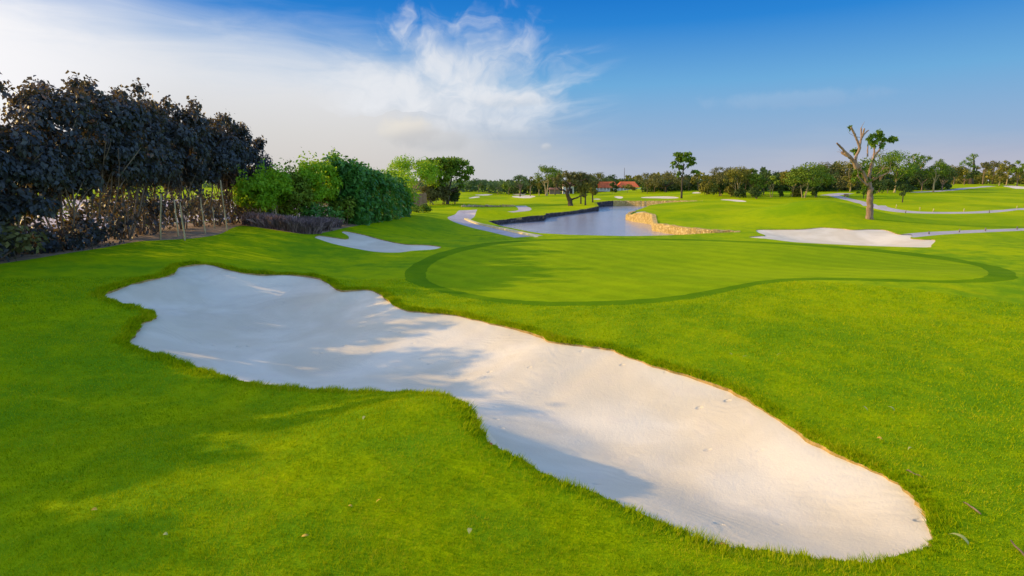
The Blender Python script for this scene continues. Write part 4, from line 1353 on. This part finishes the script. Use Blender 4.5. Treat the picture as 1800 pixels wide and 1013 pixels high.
WD = [(-700, 660, 320, 309, 9000, 0), (640, 900, 195, 321, 3600, 0), (890, 1050, 186, 320, 3200, 2), (1040, 1140, 225, 318, 2200, 2), (1130, 1265, 152, 319, 3400, 2), (1245, 1350, 122, 303, 3800, 2), (1335, 1470, 132, 298, 5200, 2), (1440, 1670, 142, 287, 9000, 2), (1650, 2300, 222, 297, 9500, 1), (1100, 1700, 240, 304, 6000, 1)]
VV, FF, MI, o_ = [], [], [], 0
for q, (x0, x1, Y, top, n, mi) in enumerate(WD):
    v_, f_ = woods(x0, x1, Y, top, n, None, q + 1)
    VV.append(v_); FF.append(f_ + o_); MI.append(np.full(len(f_), mi)); o_ += len(v_)
wo = mesh_np('woods', np.vstack(VV), np.vstack(FF), None, mats=[M['leaf_haze'], M['leaf_olive'], M['leaf_deep']], mi=np.concatenate(MI))
tag(wo, 'hazy far woods closing the horizon behind the course', 'woods', kind='stuff')

# ------------------------------------------------------------------ clubhouse
M['roof'] = mat_simple('orange_tile', (0.50, 0.10, 0.030), (0.68, 0.17, 0.055), 1.2, 0.85, 0.5, 0.05, stretch=(3, 1, 1))
M['white'] = mat_simple('white_paint', (0.72, 0.72, 0.72), (0.82, 0.82, 0.80), 1, 0.7, 0.05, 0.01)
M['dark'] = mat_simple('dark_recess', (0.035, 0.03, 0.028), (0.07, 0.06, 0.055), 1, 0.7, 0.05, 0.01)
M['wall'] = mat_simple('tan_wall', (0.16, 0.12, 0.10), (0.24, 0.19, 0.16), 0.8, 0.85, 0.1, 0.02)
M['brick'] = mat_simple('brick_roof', (0.24, 0.11, 0.075), (0.34, 0.17, 0.12), 1.2, 0.85, 0.3, 0.05)
YC = 178.0
S = YC / FPX


def cw(px, py):
    return at(px, py, YC)


c0 = cw(1047, 342)
zg = float(h(c0[0] + 8, YC))
root = empty('clubhouse', (c0[0], YC, zg), 'two-storey clubhouse with orange tiled roofs and white posts across the water', 'building')
O = np.array([c0[0], YC, zg])
x0, x1 = 0.0, (1125 - 1047) * S
zf = cw(1047, 336)[2] - zg       # gallery floor
ze = cw(1047, 330.3)[2] - zg     # eaves
zr = cw(1047, 319.6)[2] - zg     # ridge
b = MB(); b.box(((x0 + x1) / 2, 5.0, ze / 2 - .3), (x1 - x0 - 1, 6.0, ze + .5)); b.build('wall', M['wall'], root, smooth=False)
b = MB(); b.box(((x0 + x1) / 2, 1.2, zf), (x1 - x0, 2.6, 0.22)); b.build('gallery_floor', M['white'], root, smooth=False)


def hip(xa, xb, y0, y1, z0, z1, name):
    b = MB()
    i = min((xb - xa) * .12, 1.4)
    ym = (y0 + y1) / 2
    V = [(xa, y0, z0), (xb, y0, z0), (xb, y1, z0), (xa, y1, z0), (xa + i, ym, z1), (xb - i, ym, z1)]
    b.add(V, [(0, 1, 5, 4), (2, 3, 4, 5), (0, 3, 2, 1)], [(1, 2, 5), (3, 0, 4)])
    return b.build(name, M['roof'], root, smooth=False)


hip((1051 - 1047) * S, (1087 - 1047) * S, -0.4, 8.4, ze, zr, 'roof')
hip((1089 - 1047) * S, (1122.5 - 1047) * S, -0.4, 8.4, ze + .12, zr + .05, 'roof')
for px in np.linspace(1048, 1124, 14):
    b = MB(); b.box(((px - 1047) * S, 0.05, ze / 2), (0.22, 0.22, ze)); b.build('post', M['white'], root, smooth=False)
b = MB()
for dz in (0.35, 0.65, 0.95):
    b.box(((x0 + x1) / 2, -0.10, zf + dz * .75), (x1 - x0, 0.06, 0.10))
for px in np.arange(x0, x1, 0.45):
    b.box((px, -0.10, zf + 0.35), (0.05, 0.05, 0.7))
b.build('railing', M['white'], root, smooth=False)
for px in np.arange(1052, 1122, 6.2):
    for zc, hh_ in ((zf * .48, zf * .62), ((zf + ze) / 2, (ze - zf) * .72)):
        b = MB(); b.box(((px - 1047) * S, 1.98, zc), (3.6 * S, 0.12, hh_)); b.build('window', M['dark'], root, smooth=False)
# lower side wing and a white pavilion to the left
q = at(966, 340, 170.0); s2 = .17
zg2 = float(h(q[0], 170))
r2 = empty('low_building', (q[0], 170, zg2), 'low brown-roofed building half hidden behind the large leafy tree', 'building')
b = MB(); b.box((1.7, 2, .75), (3.2, 3, 1.5)); b.build('wall', M['wall'], r2, smooth=False)
b = MB(); b.add([(-.2, 0, 1.4), (3.6, 0, 1.4), (3.6, 4, 1.4), (-.2, 4, 1.4), (.5, 2, 2.2), (2.9, 2, 2.2)], [(0, 1, 5, 4), (2, 3, 4, 5), (0, 3, 2, 1)], [(1, 2, 5), (3, 0, 4)]); b.build('roof', M['brick'], r2, smooth=False)
q = at(990, 340, 172.0)
zg2 = float(h(q[0], 172))
r2 = empty('pavilion', (q[0], 172, zg2), 'small white-walled pavilion with tan roof glimpsed behind the gnarled tree', 'building')
b = MB(); b.box((1.6, 2, 1.2), (3.2, 3, 2.4)); b.build('wall', M['white'], r2, smooth=False)
b = MB(); b.add([(-.2, 0, 2.3), (3.5, 0, 2.3), (3.5, 4, 2.3), (-.2, 4, 2.3), (.6, 2, 3.4), (2.7, 2, 3.4)], [(0, 1, 5, 4), (2, 3, 4, 5), (0, 3, 2, 1)], [(1, 2, 5), (3, 0, 4)]); b.build('roof', M['brick'], r2, smooth=False)
b = MB(); b.box((2.4, 0.47, .8), (.8, .1, 1.6)); b.build('door', M['dark'], r2, smooth=False)
q = at(1097, 320, 200.0)
b = MB()
zt = at(1097, 295, 200.0)[2]
zb = float(h(q[0], 200))
b.tube(np.array([[0, 0, 0], [0, 0, (zt - zb) * .6], [0, 0, zt - zb]]), [0.14, 0.09, 0.05], 6)
o = b.build('antenna_mast', M['bark_dark'], None); o.location = (q[0], 200, zb)
tag(o, 'thin tall mast rising above the clubhouse roofs', 'mast')
# turquoise netting above the far wood
m, k, out = new_mat('net')
bs = k.n('ShaderNodeBsdfPrincipled', {'Base Color': (0.10, 0.42, 0.30), 'Roughness': 0.9})
tr = k.n('ShaderNodeBsdfTransparent', {})
mx = k.n('ShaderNodeMixShader', {0: 0.65, 1: tr.outputs[0], 2: bs.outputs[0]})
k.set(out.inputs[0], mx.outputs[0])
pa, pb = at(877, 330, 240.0), at(902, 330, 240.0)
zt = at(885, 319, 240.0)[2]; zt2 = at(885, 320.2, 240.0)[2]
z0 = float(h(pa[0], 240))
root = empty('netting_screen', (pa[0], 240, z0), 'turquoise netting screen rising behind the far wood', 'netting')
W = pb[0] - pa[0]
V = np.array([(0, 0, 0), (W * .25, 0, 0), (W, 0, 0), (0, 0, zt2 - z0 - .5), (W * .25, 0, zt - z0), (W, 0, zt - z0)])
mesh_np('net', V, np.array([(0, 1, 4, 3), (1, 2, 5, 4)]), m, root)
for xx in np.linspace(0, W, 5):
    b = MB(); b.tube(np.array([[xx, .2, 0], [xx, .2, zt - z0]]), .09, 6); b.build('post', M['bark_dark'], root)

# ------------------------------------------------------------------ rocks along the far rough, bench, path posts
M['rock'] = mat_simple('rock', (0.22, 0.17, 0.11), (0.48, 0.38, 0.25), 2.5, 0.9, 0.9, 0.08)
def rock(p, s, label, seed, group):
    r = np.random.RandomState(seed)
    nu, nv = 9, 6
    V, q = [], []
    for j in range(nv + 1):
        th = math.pi * j / nv
        for i in range(nu):
            a = 2 * math.pi * i / nu
            d = np.array([math.sin(th) * math.cos(a), math.sin(th) * math.sin(a), math.cos(th)])
            k_ = 1 + 0.18 * math.sin(3 * d[0] + seed) + 0.15 * math.sin(4 * d[1] + 2 * seed) + 0.1 * math.sin(6 * d[2] + seed)
            V.append(d * k_ * np.array(s) / 2)
    for j in range(nv):
        for i in range(nu):
            q.append((j * nu + i, (j + 1) * nu + i, (j + 1) * nu + (i + 1) % nu, j * nu + (i + 1) % nu))
    o = mesh_np('rock', np.array(V), np.array(q), M['rock'], smooth=False)
    o.location = (p[0], p[1], p[2] + s[2] * 0.3)
    return tag(o, label, 'rock', group)
xs = np.linspace(812, 880, 22)
for i, x in enumerate(xs):
    p = g3(x, 364 - 0.3 * rs.rand())
    w = rs.uniform(0.26, 0.42)
    rock(p, (w, w, rs.uniform(.22, .42)), '%s rock from the left in the rock row beyond the left path' % ORD[i], i, 'row of rocks beyond the left path')
a_ = ground(np.linspace(882, 905, 12), np.linspace(364, 363.3, 12))
V = []
for i, (x, y) in enumerate(a_):
    z = float(h(x, y)); t = .34 * (1 - 0.4 * i / 11) + .03 * math.sin(i * 2.3)
    V += [(x, y, z - .1), (x, y + .05, z + t), (x, y + .6, z + t), (x, y + .65, z - .1)]
q = [(i * 4 + j, (i + 1) * 4 + j, (i + 1) * 4 + j + 1, i * 4 + j + 1) for i in range(11) for j in range(3)]
q += []
tag(mesh_np('stone_edging', np.array(V), np.array(q), M['yellow_stone']), 'low tan stone edging at the right end of the rock row', 'wall')

p = g3(1488, 346.5)
s_ = p[1] / FPX
root = empty('bench', p, 'small tan wooden bench at the start of the upper cart path', 'bench')
b = MB(); b.box((0, 0, 2.6 * s_), (8 * s_, 4 * s_, 0.9 * s_)); b.build('seat', M['slat'], root, smooth=False)
for sx in (-1, 1):
    b = MB(); b.box((sx * 3.0 * s_, 0, 1.0 * s_), (1.4 * s_, 3.6 * s_, 2.4 * s_)); b.build('leg', M['bark_pale'], root, smooth=False)
b = MB(); b.box((0, 1.9 * s_, 4.2 * s_), (8 * s_, .4 * s_, 2.0 * s_)); b.build('backrest', M['slat'], root, smooth=False)

M['post'] = mat_simple('yellow_post', (0.45, 0.38, 0.16), (0.60, 0.50, 0.24), 6, 0.8, 0.2, 0.01)
M['post_grey'] = mat_simple('grey_post', (0.16, 0.14, 0.13), (0.26, 0.22, 0.20), 6, 0.8, 0.2, 0.01)
PO = [(1633, 412, 'post_grey', 'short post nearest the bunker on the lower cart path'), (1686, 408.6, 'post_grey', 'second short post on the lower cart path from the bunker'), (1732, 406.5, 'post_grey', 'third short post on the lower cart path from the bunker'), (1787.5, 403.8, 'post_grey', 'short post on the lower cart path at the right edge'),
      (1575, 365.5, 'post', 'first yellowish post beyond the upper cart path, right of the lopped trunk'), (1617, 370, 'post', 'second yellowish post beyond the upper cart path'), (1640, 372.5, 'post', 'third yellowish post beyond the upper cart path'), (1694, 372.5, 'post', 'fourth yellowish post beyond the upper cart path'), (1787, 367.5, 'post', 'yellowish post beyond the upper cart path at the right edge'),
      (1591.5, 375.5, 'post_grey', 'grey post on the near side of the upper cart path, left'), (1739, 374.8, 'post_grey', 'grey post on the near side of the upper cart path, right')]
for x, y, mt, lab in PO:
    p = g3(x, y)
    b = MB()
    hp = 5.6 / FPX * p[1]
    b.tube(np.array([[0, 0, -.1], [0, 0, hp * .9], [0, 0, hp]]), np.array([.045, .045, .03]), 6)
    o = b.build('path_post', M[mt], None); o.location = p
    o.rotation_euler = (rs.normal() * .05, rs.normal() * .07, 0)
    tag(o, lab, 'post', 'posts along the cart paths')

# ------------------------------------------------------------------ fallen leaves, sticks
M['dry_leaf'] = mat_simple('dry_leaf', (0.48, 0.28, 0.04), (0.66, 0.45, 0.08), 30, 0.7, 0.2, 0.005, spec=0.0)
M['pale_leaf'] = mat_simple('pale_leaf', (0.34, 0.36, 0.10), (0.46, 0.46, 0.16), 30, 0.7, 0.2, 0.005, spec=0.0)
M['red_leaf'] = mat_simple('red_leaf', (0.35, 0.12, 0.03), (0.50, 0.20, 0.06), 30, 0.7, 0.2, 0.005, spec=0.0)
FL = [(667, 891, 'dry_leaf', .05, 'yellow leaf lying on the sunlit grass below the near bunker lip'), (167, 908, 'dry_leaf', .05, 'tan leaf lying in the shaded grass at the lower left'), (537, 954, 'dry_leaf', .05, 'tan leaf near the bottom edge, left of centre'), (863, 790, 'red_leaf', .06, 'orange-brown leaf on the near bunker lip'), (616, 901, 'dry_leaf', .035, 'tiny yellow leaf left of the yellow leaf'), (827, 945, 'pale_leaf', .06, 'pale leaf in the grass below the near bunker lip'), (1683, 961, 'pale_leaf', .16, 'long curled pale leaf right of the near end of the bunker'), (292, 952, 'pale_leaf', .04, 'tiny pale leaf at the lower left bottom'),
      (1285, 629, 'pale_leaf', .10, 'pale leaf left in the scatter on the grass above the bunker'), (1310, 633, 'pale_leaf', .09, 'pale leaf second in the scatter above the bunker'), (1372, 630, 'pale_leaf', .14, 'long pale leaf in the scatter above the bunker'), (1388, 632, 'pale_leaf', .10, 'pale leaf at the right of the scatter above the bunker'), (1520, 725, 'pale_leaf', .10, 'pale leaf on the right-hand slope, left of a pair'), (1564, 726, 'pale_leaf', .11, 'pale leaf on the right-hand slope, right of a pair'), (1545, 779, 'dry_leaf', .06, 'yellow leaf on the slope above the right end of the bunker'), (1600, 798, 'pale_leaf', .09, 'pale leaf highest right of the bunker end'), (1270, 968, 'red_leaf', .06, 'reddish leaf on the near rim of the bunker'), (641, 743, 'pale_leaf', .05, 'pale leaf on the bright grass beside the bunker'), (1560, 886, 'red_leaf', .05, 'brown leaf lying on the sand at the right end of the bunker')]


def on_turf(px, py):
    p = g3(px, py)
    if inside(bunk1, np.array([p[0]]), np.array([p[1]]))[0]:
        p[2] -= 0.36
    return p


for i, (x, y, mt, s_, lab) in enumerate(FL):
    p = on_turf(x, y)
    r = np.random.RandomState(i)
    n = 7
    t = np.linspace(0, 1, n)
    w = np.sin(t * math.pi) ** .7 * (.28 if s_ < .08 else .12)
    c = np.stack([t - .5, 0.12 * np.sin(t * 3), 0.18 * np.sin(t * math.pi)], 1)
    V = np.vstack([c + np.stack([0 * t, w, 0.10 * (w > .01)], 1), c - np.stack([0 * t, w, -0.08 * (w > .01)], 1)]) * s_ * 1.1
    F = np.array([(j, j + 1, n + j + 1, n + j) for j in range(n - 1)])
    o = mesh_np('fallen_leaf', V, F, M[mt], smooth=True)
    o.location = p + np.array([0, 0, 0.055])
    o.rotation_euler = (r.normal() * .2, r.normal() * .2, r.uniform(0, 6.28))
    tag(o, lab, 'leaf', 'fallen leaves on the grass')
for (xa, ya, xb_, yb_, lab) in [(1693, 890, 1722, 912, 'thin brown stick on the grass right of the bunker end'), (1775, 961, 1804, 991, 'thicker reddish stick at the right edge near the bottom'), (1590, 834, 1620, 847, 'thin dark stick on the grass just above the bunker end')]:
    pa, pb = g3(xa, ya), g3(xb_, yb_)
    q = np.linspace(0, 1, 6)[:, None]
    b = MB()
    b.tube((pb - pa) * q + rs.normal(size=(6, 3)) * .006 + [0, 0, .05], np.array([.006, .008, .009, .009, .01, .007]), 5)
    o = b.build('stick', M['bark'], None); o.location = pa
    tag(o, lab, 'stick', 'sticks on the grass')

# ------------------------------------------------------------------ grass blades, close to the camera
def blades(n, rmin, rmax, seed):
    r = np.random.RandomState(seed)
    rad = rmin * (rmax / rmin) ** r.rand(n)
    az = r.uniform(-R(57), R(57), n)
    X, Y = np.sin(az) * rad, np.cos(az) * rad
    return X, Y, rad, r


X, Y, rad, r = blades(680000, 2.3, 19.0, 3)
keep = ~(inside(bunk1, X, Y) | inside(collar, X, Y) | inside(bed, X, Y))
X, Y, rad = X[keep], Y[keep], rad[keep]
Lb = 0.023 * (0.7 + 0.6 * r.rand(len(X))) * (0.75 + rad / 22)
Lb = Lb * (0.45 + 0.75 * vnoise(X, Y, 0.075, 1) + 0.45 * vnoise(X, Y, 0.22, 2))
Wb = 0.0028 * (rad / 4.5) ** 0.8
# the fringe along the rim of the near trap
e = bunk1
seg = np.r_[0, np.cumsum(np.linalg.norm(np.diff(np.vstack([e, e[:1]]), axis=0), axis=1))]
nf_ = 46000
tt = r.rand(nf_) * seg[-1]
ee = np.vstack([e, e[:1]])
fx, fy = np.interp(tt, seg, ee[:, 0]), np.interp(tt, seg, ee[:, 1])
dd = np.roll(e, -1, 0) - np.roll(e, 1, 0)
nn_ = np.stack([dd[:, 1], -dd[:, 0]], 1) / np.linalg.norm(dd, axis=1)[:, None]
tst = e[10] + nn_[10] * 0.05
if inside(e, tst[:1], tst[1:2])[0]:
    nn_ = -nn_                                     # outward
no = np.vstack([nn_, nn_[:1]])
nx, ny = np.interp(tt, seg, no[:, 0]), np.interp(tt, seg, no[:, 1])
oo = np.abs(r.normal(size=nf_)) * 0.13 - 0.01
FX, FY = fx + nx * oo, fy + ny * oo
frad = np.hypot(FX, FY)
patch = 0.75 + 0.35 * np.sin(tt * 3.1) * np.sin(tt * 1.23 + 1) + 0.25 * np.sin(tt * 9.0)
FLn = 0.062 * (0.5 + 0.8 * r.rand(nf_)) * patch * (0.85 + frad / 30)
FW = 0.0036 * (frad / 4.5) ** 0.8
X, Y = np.r_[X, FX], np.r_[Y, FY]
L_ = np.r_[Lb, FLn]
W_ = np.r_[Wb, FW]
lx = np.r_[r.normal(size=len(Lb)) * .45, r.normal(size=nf_) * .4 - nx * .55]
ly = np.r_[r.normal(size=len(Lb)) * .45, r.normal(size=nf_) * .4 - ny * .55]
Z = h(X, Y) + ground_lift(X, Y) - 0.004
a = r.uniform(0, math.pi, len(X))
Bv = np.stack([np.cos(a) * W_, np.sin(a) * W_, 0 * a], 1)
p0 = np.stack([X, Y, Z], 1)
tip = p0 + np.stack([lx, ly, np.ones(len(X))], 1) * L_[:, None]
V = np.stack([p0 - Bv, p0 + Bv, tip], 1).reshape(-1, 3)
M['blade'] = None
m, k, out = new_mat('grass_blade')
g = k.n('ShaderNodeNewGeometry')
s = k.sep(g.outputs['Position'])
p2 = k.xyz(s[0], s[1], 0.0)
f = k.m('ADD', k.m('MULTIPLY', g.outputs['Random Per Island'], 0.52), k.m('ADD', k.m('MULTIPLY', k.noise(p2, 0.16, 4, 0.6, 0.6), 0.35), k.m('MULTIPLY', k.noise(p2, 3.0, 4, 0.7), 0.36)))
f = k.m('ADD', f, k.m('MULTIPLY', k.m('SUBTRACT', k.noise(p2, 13.0, 3, 0.6), 0.5), 0.85))
f = k.m('ADD', f, k.m('MULTIPLY', k.m('SUBTRACT', k.noise(p2, 0.75, 3, 0.6, 0.7), 0.5), 0.75))  # broad dark mottles: shading over the turf put into the blade colour
col = k.ramp(f, [(0.26, (0.07, 0.20, 0.002)), (0.50, (0.26, 0.40, 0.0)), (0.74, (0.43, 0.48, 0.0)), (0.94, (0.54, 0.50, 0.02))])
col = k.mix(k.m('MULTIPLY', k.ss(0.52, 0.78, k.noise(p2, 0.45, 5, 0.7, 0.8)), 0.45), col, (0.36, 0.41, 0.004))
bs = k.n('ShaderNodeBsdfPrincipled', {'Base Color': col, 'Roughness': 0.7, 'Specular IOR Level': 0.04})
tr = k.n('ShaderNodeBsdfTranslucent', {'Color': k.mix(0.5, col, (0.50, 0.58, 0.0))})
mx = k.n('ShaderNodeMixShader', {0: 0.35, 1: bs.outputs[0], 2: tr.outputs[0]})
k.set(out.inputs[0], mx.outputs[0])
gob = mesh_np('grass', V, np.arange(len(V)).reshape(-1, 3), m)
tag(gob, 'short mown green grass around the near bunker', 'grass', kind='stuff')

# ------------------------------------------------------------------ sky
world = bpy.data.worlds.new('World')
scene.world = world
world.use_nodes = True
world.node_tree.nodes.clear()
k = NT(world.node_tree)
wout = k.n('ShaderNodeOutputWorld')
bg = k.n('ShaderNodeBackground')
k.set(wout.inputs[0], bg.outputs[0])
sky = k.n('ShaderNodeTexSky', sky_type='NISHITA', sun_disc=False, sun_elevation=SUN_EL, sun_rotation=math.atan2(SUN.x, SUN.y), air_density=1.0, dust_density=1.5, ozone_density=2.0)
dirv = k.n('ShaderNodeTexCoord').outputs['Generated']
dv = k.n('ShaderNodeVectorMath', {0: dirv}, operation='NORMALIZE').outputs[0]
dx, dy, dz = k.sep(dv)
az = k.m('MULTIPLY', k.m('ARCTAN2', dx, dy), 180 / math.pi)
el = k.m('MULTIPLY', k.m('ARCSINE', dz), 180 / math.pi)


def ae(px, py):
    x, y, z = ray(px, py)
    n_ = math.sqrt(x * x + y * y + z * z)
    return math.degrees(math.atan2(x, y)), math.degrees(math.asin(z / n_))


vec = k.xyz(az, k.m('MULTIPLY', el, 1.6), 0.0)
wn = k.noise(vec, 0.05, 3, 0.5)
# clear part of the sky: blue high up, lilac haze at the horizon
base = k.ramp(k.m('DIVIDE', k.m('ADD', el, 2.0), 40.0), [(0.0, (0.42, 0.45, 0.57)), (0.07, (0.40, 0.46, 0.59)), (0.16, (0.29, 0.44, 0.65)), (0.27, (0.155, 0.41, 0.71)), (0.40, (0.026, 0.235, 0.66)), (0.50, (0.004, 0.155, 0.58)), (1.0, (0.02, 0.14, 0.46))])
base = k.mix(k.m('MULTIPLY', k.ss(4, 0, el), k.ss(10, 40, az)), base, (0.47, 0.45, 0.56))
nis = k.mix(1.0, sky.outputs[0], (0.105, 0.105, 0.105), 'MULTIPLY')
# overhead and behind, out of view: physical sky boosted as added fill light
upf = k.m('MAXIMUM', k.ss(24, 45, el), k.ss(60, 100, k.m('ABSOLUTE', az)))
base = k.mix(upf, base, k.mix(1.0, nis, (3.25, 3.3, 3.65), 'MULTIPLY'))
# veil of bright haze towards the sun
elb = k.ramp(k.m('DIVIDE', k.m('ADD', az, 60.0), 120.0), [(0.0, (0.85,) * 3), (0.17, (0.57,) * 3), (0.26, (0.47,) * 3), (0.38, (0.40,) * 3), (0.47, (0.27,) * 3), (0.60, (0.0,) * 3)])
elb = k.m('MULTIPLY', k.sep(elb)[0], 27.0)
dlt = k.m('ADD', k.m('SUBTRACT', elb, el), k.m('MULTIPLY', k.m('SUBTRACT', wn, 0.5), 7.0))
dlt = k.m('ADD', dlt, k.m('MULTIPLY', k.m('SUBTRACT', k.noise(k.n('ShaderNodeVectorMath', {0: vec, 1: (0.35, 1.3, 1)}, operation='MULTIPLY').outputs[0], 0.28, 5, 0.6, 0.6), 0.5), 5.0))
veil = k.ss(-5.0, 5.5, dlt)
vcol = k.ramp(k.m('DIVIDE', el, 18.0), [(0.0, (0.65, 0.60, 0.56)), (0.25, (0.72, 0.70, 0.68)), (0.48, (0.78, 0.79, 0.82)), (1.0, (0.76, 0.82, 0.92))])
vcol = k.mix(k.ss(-16, 6, az), vcol, (0.55, 0.58, 0.63))
vcol = k.mix(k.m('MULTIPLY', k.ss(-27, -43, az), k.ss(1, 7, el)), vcol, (0.98, 0.96, 0.97))
col = k.mix(k.m('MULTIPLY', veil, 0.96), base, vcol)

# the fan of cirrus
ca, ce = ae(797, 203)
ux = k.m('MULTIPLY', k.m('SUBTRACT', az, ca), 0.84)
uy = k.m('MULTIPLY', k.m('SUBTRACT', el, ce), 1.22)
wv = k.n('ShaderNodeTexNoise', {'Vector': k.xyz(az, el, 3.0), 'Scale': 0.20, 'Detail': 3.0, 'Roughness': 0.5})
wr, wg, wb = k.sep(wv.outputs['Color'])
ux2 = k.m('ADD', ux, k.m('MULTIPLY', k.m('SUBTRACT', wr, 0.5), 6.0))
uy2 = k.m('ADD', uy, k.m('MULTIPLY', k.m('SUBTRACT', wg, 0.5), 5.0))
rr_ = k.m('SQRT', k.m('ADD', k.m('MULTIPLY', ux2, ux2), k.m('MULTIPLY', uy2, uy2)))
th = k.m('MULTIPLY', k.m('ARCTAN2', uy2, ux2), 180 / math.pi)     # 0 = right, 90 = up
Rth = k.sep(k.ramp(k.m('DIVIDE', k.m('ADD', th, 40.0), 230.0), [(0.0, (0.35,) * 3), (0.17, (0.62,) * 3), (0.26, (0.80,) * 3), (0.34, (0.68,) * 3), (0.42, (0.78,) * 3), (0.55, (0.76,) * 3), (0.66, (0.74,) * 3), (0.73, (0.62,) * 3), (0.80, (0.76,) * 3), (0.90, (0.70,) * 3), (1.0, (0.62,) * 3)], 'EASE'))[0]
Rth = k.m('MULTIPLY', Rth, 19.3)
cart = k.noise(k.xyz(ux2, k.m('MULTIPLY', uy2, 1.2), 1.0), 0.22, 5, 0.55, 0.6)
cart2 = k.noise(k.xyz(k.m('ADD', ux2, k.m('MULTIPLY', uy2, -0.5)), k.m('MULTIPLY', k.m('ADD', uy2, k.m('MULTIPLY', ux2, 0.3)), 0.45), 7.0), 0.55, 5, 0.6, 1.0)
stk = k.noise(k.xyz(k.m('MULTIPLY', th, 0.075), k.m('MULTIPLY', rr_, 0.09), 0.0), 1.0, 5, 0.55, 0.9)
rim = k.ss(0.40, 0.85, k.m('DIVIDE', rr_, Rth))
edge = k.m('MULTIPLY', Rth, k.m('ADD', 0.80, k.m('MULTIPLY', k.m('SUBTRACT', cart, 0.5), 0.6)))
edge = k.m('ADD', edge, k.m('MULTIPLY', k.m('MULTIPLY', k.m('SUBTRACT', stk, 0.46), 9.0), k.m('MULTIPLY', rim, 0.8)))
den = k.ss(0.0, 1.0, k.m('DIVIDE', k.m('SUBTRACT', edge, rr_), 6.2))
tex = k.m('ADD', k.m('MULTIPLY', cart, 0.5), k.m('MULTIPLY', cart2, 0.5))
den = k.m('MULTIPLY', den, k.m('ADD', 0.62, k.m('MULTIPLY', k.ss(0.34, 0.62, tex), 0.34)))
den = k.m('MULTIPLY', den, k.ss(-6.0, 1.0, uy))
ccol = k.mix(k.ss(0.36, 0.62, cart), (0.70, 0.745, 0.815), (0.81, 0.83, 0.87))
col = k.mix(k.m('MULTIPLY', den, 0.95, clamp=True), col, ccol)
# thin streamers to its right
sn = k.noise(k.xyz(k.m('ADD', k.m('MULTIPLY', az, 0.10), k.m('MULTIPLY', el, 0.05)), k.m('SUBTRACT', k.m('MULTIPLY', el, 0.75), k.m('MULTIPLY', az, 0.12)), 2.0), 1.0, 5, 0.55, 0.7)
sm = k.m('MULTIPLY', k.m('MULTIPLY', k.ss(-2, 2, k.m('SUBTRACT', az, 1.0)), k.ss(12, 5, az)), k.m('MULTIPLY', k.ss(3.5, 7, el), k.ss(13.5, 11, el)))
col = k.mix(k.m('MULTIPLY', k.m('MULTIPLY', sm, k.ss(0.46, 0.74, sn)), 0.30), col, (0.72, 0.78, 0.86))


def puff(px, py, rx, ry, warp, strength, top, bot, colin):
    a0, e0 = ae(px, py)
    wa = k.m('MULTIPLY', k.m('SUBTRACT', k.noise(k.xyz(az, el, px), 0.55, 5, 0.6), 0.5), warp)
    qx = k.m('DIVIDE', k.m('SUBTRACT', az, a0), rx)
    qy = k.m('DIVIDE', k.m('SUBTRACT', el, e0), ry)
    d_ = k.m('SQRT', k.m('ADD', k.m('MULTIPLY', qx, qx), k.m('MULTIPLY', qy, qy)))
    d_ = k.m('ADD', d_, wa)
    f_ = k.ss(1.0, 0.35, d_)
    c_ = k.mix(k.ss(-0.6, 0.5, k.m('SUBTRACT', qy, k.m('MULTIPLY', qx, 0.5))), bot, top)
    return k.mix(k.m('MULTIPLY', f_, strength), colin, c_)


col = puff(712, 232, 3.6, 1.6, 1.1, 0.75, (0.82, 0.77, 0.69), (0.55, 0.55, 0.56), col)
col = puff(770, 248, 4.5, 1.3, 1.1, 0.5, (0.60, 0.60, 0.61), (0.50, 0.52, 0.55), col)
col = puff(895, 178, 5.0, 0.8, 1.0, 0.35, (0.78, 0.79, 0.82), (0.6, 0.64, 0.7), col)
col = puff(960, 258, 0.7, 0.45, 0.9, 0.5, (0.70, 0.70, 0.72), (0.5, 0.54, 0.6), col)
col = puff(1390, 175, 9, 1.0, 1.4, 0.20, (0.5, 0.6, 0.75), (0.4, 0.5, 0.68), col)
# bright aureole round the sun, well outside the frame
sd = k.n('ShaderNodeVectorMath', {0: dv, 1: tuple(SUN)}, operation='DOT_PRODUCT').outputs['Value']
glow = k.m('MULTIPLY', k.m('POWER', k.m('MAXIMUM', sd, 0.0), 40.0), 3.0)
col = k.mix(1.0, col, k.mix(1.0, k.xyz(glow, glow, glow), (1.0, 0.93, 0.82), 'MULTIPLY'), 'ADD')
# ground side of the dome
col = k.mix(k.ss(-1.5, -4, el), col, (0.10, 0.13, 0.05))
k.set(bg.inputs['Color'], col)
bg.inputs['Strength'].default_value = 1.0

# ------------------------------------------------------------------ sun
sl = bpy.data.lights.new('sun', 'SUN')
sl.energy = 4.3
sl.angle = R(0.5)
sl.color = (1.0, 0.66, 0.22)
so = bpy.data.objects.new('sun', sl)
COL.objects.link(so)
so.rotation_euler = SUN.to_track_quat('Z', 'Y').to_euler()

scene.view_settings.view_transform = 'Standard'
scene.view_settings.look = 'None'
scene.view_settings.exposure = 0
scene.view_settings.gamma = 1
scene.cycles.max_bounces = 6
scene.cycles.diffuse_bounces = 3
scene.cycles.transparent_max_bounces = 6
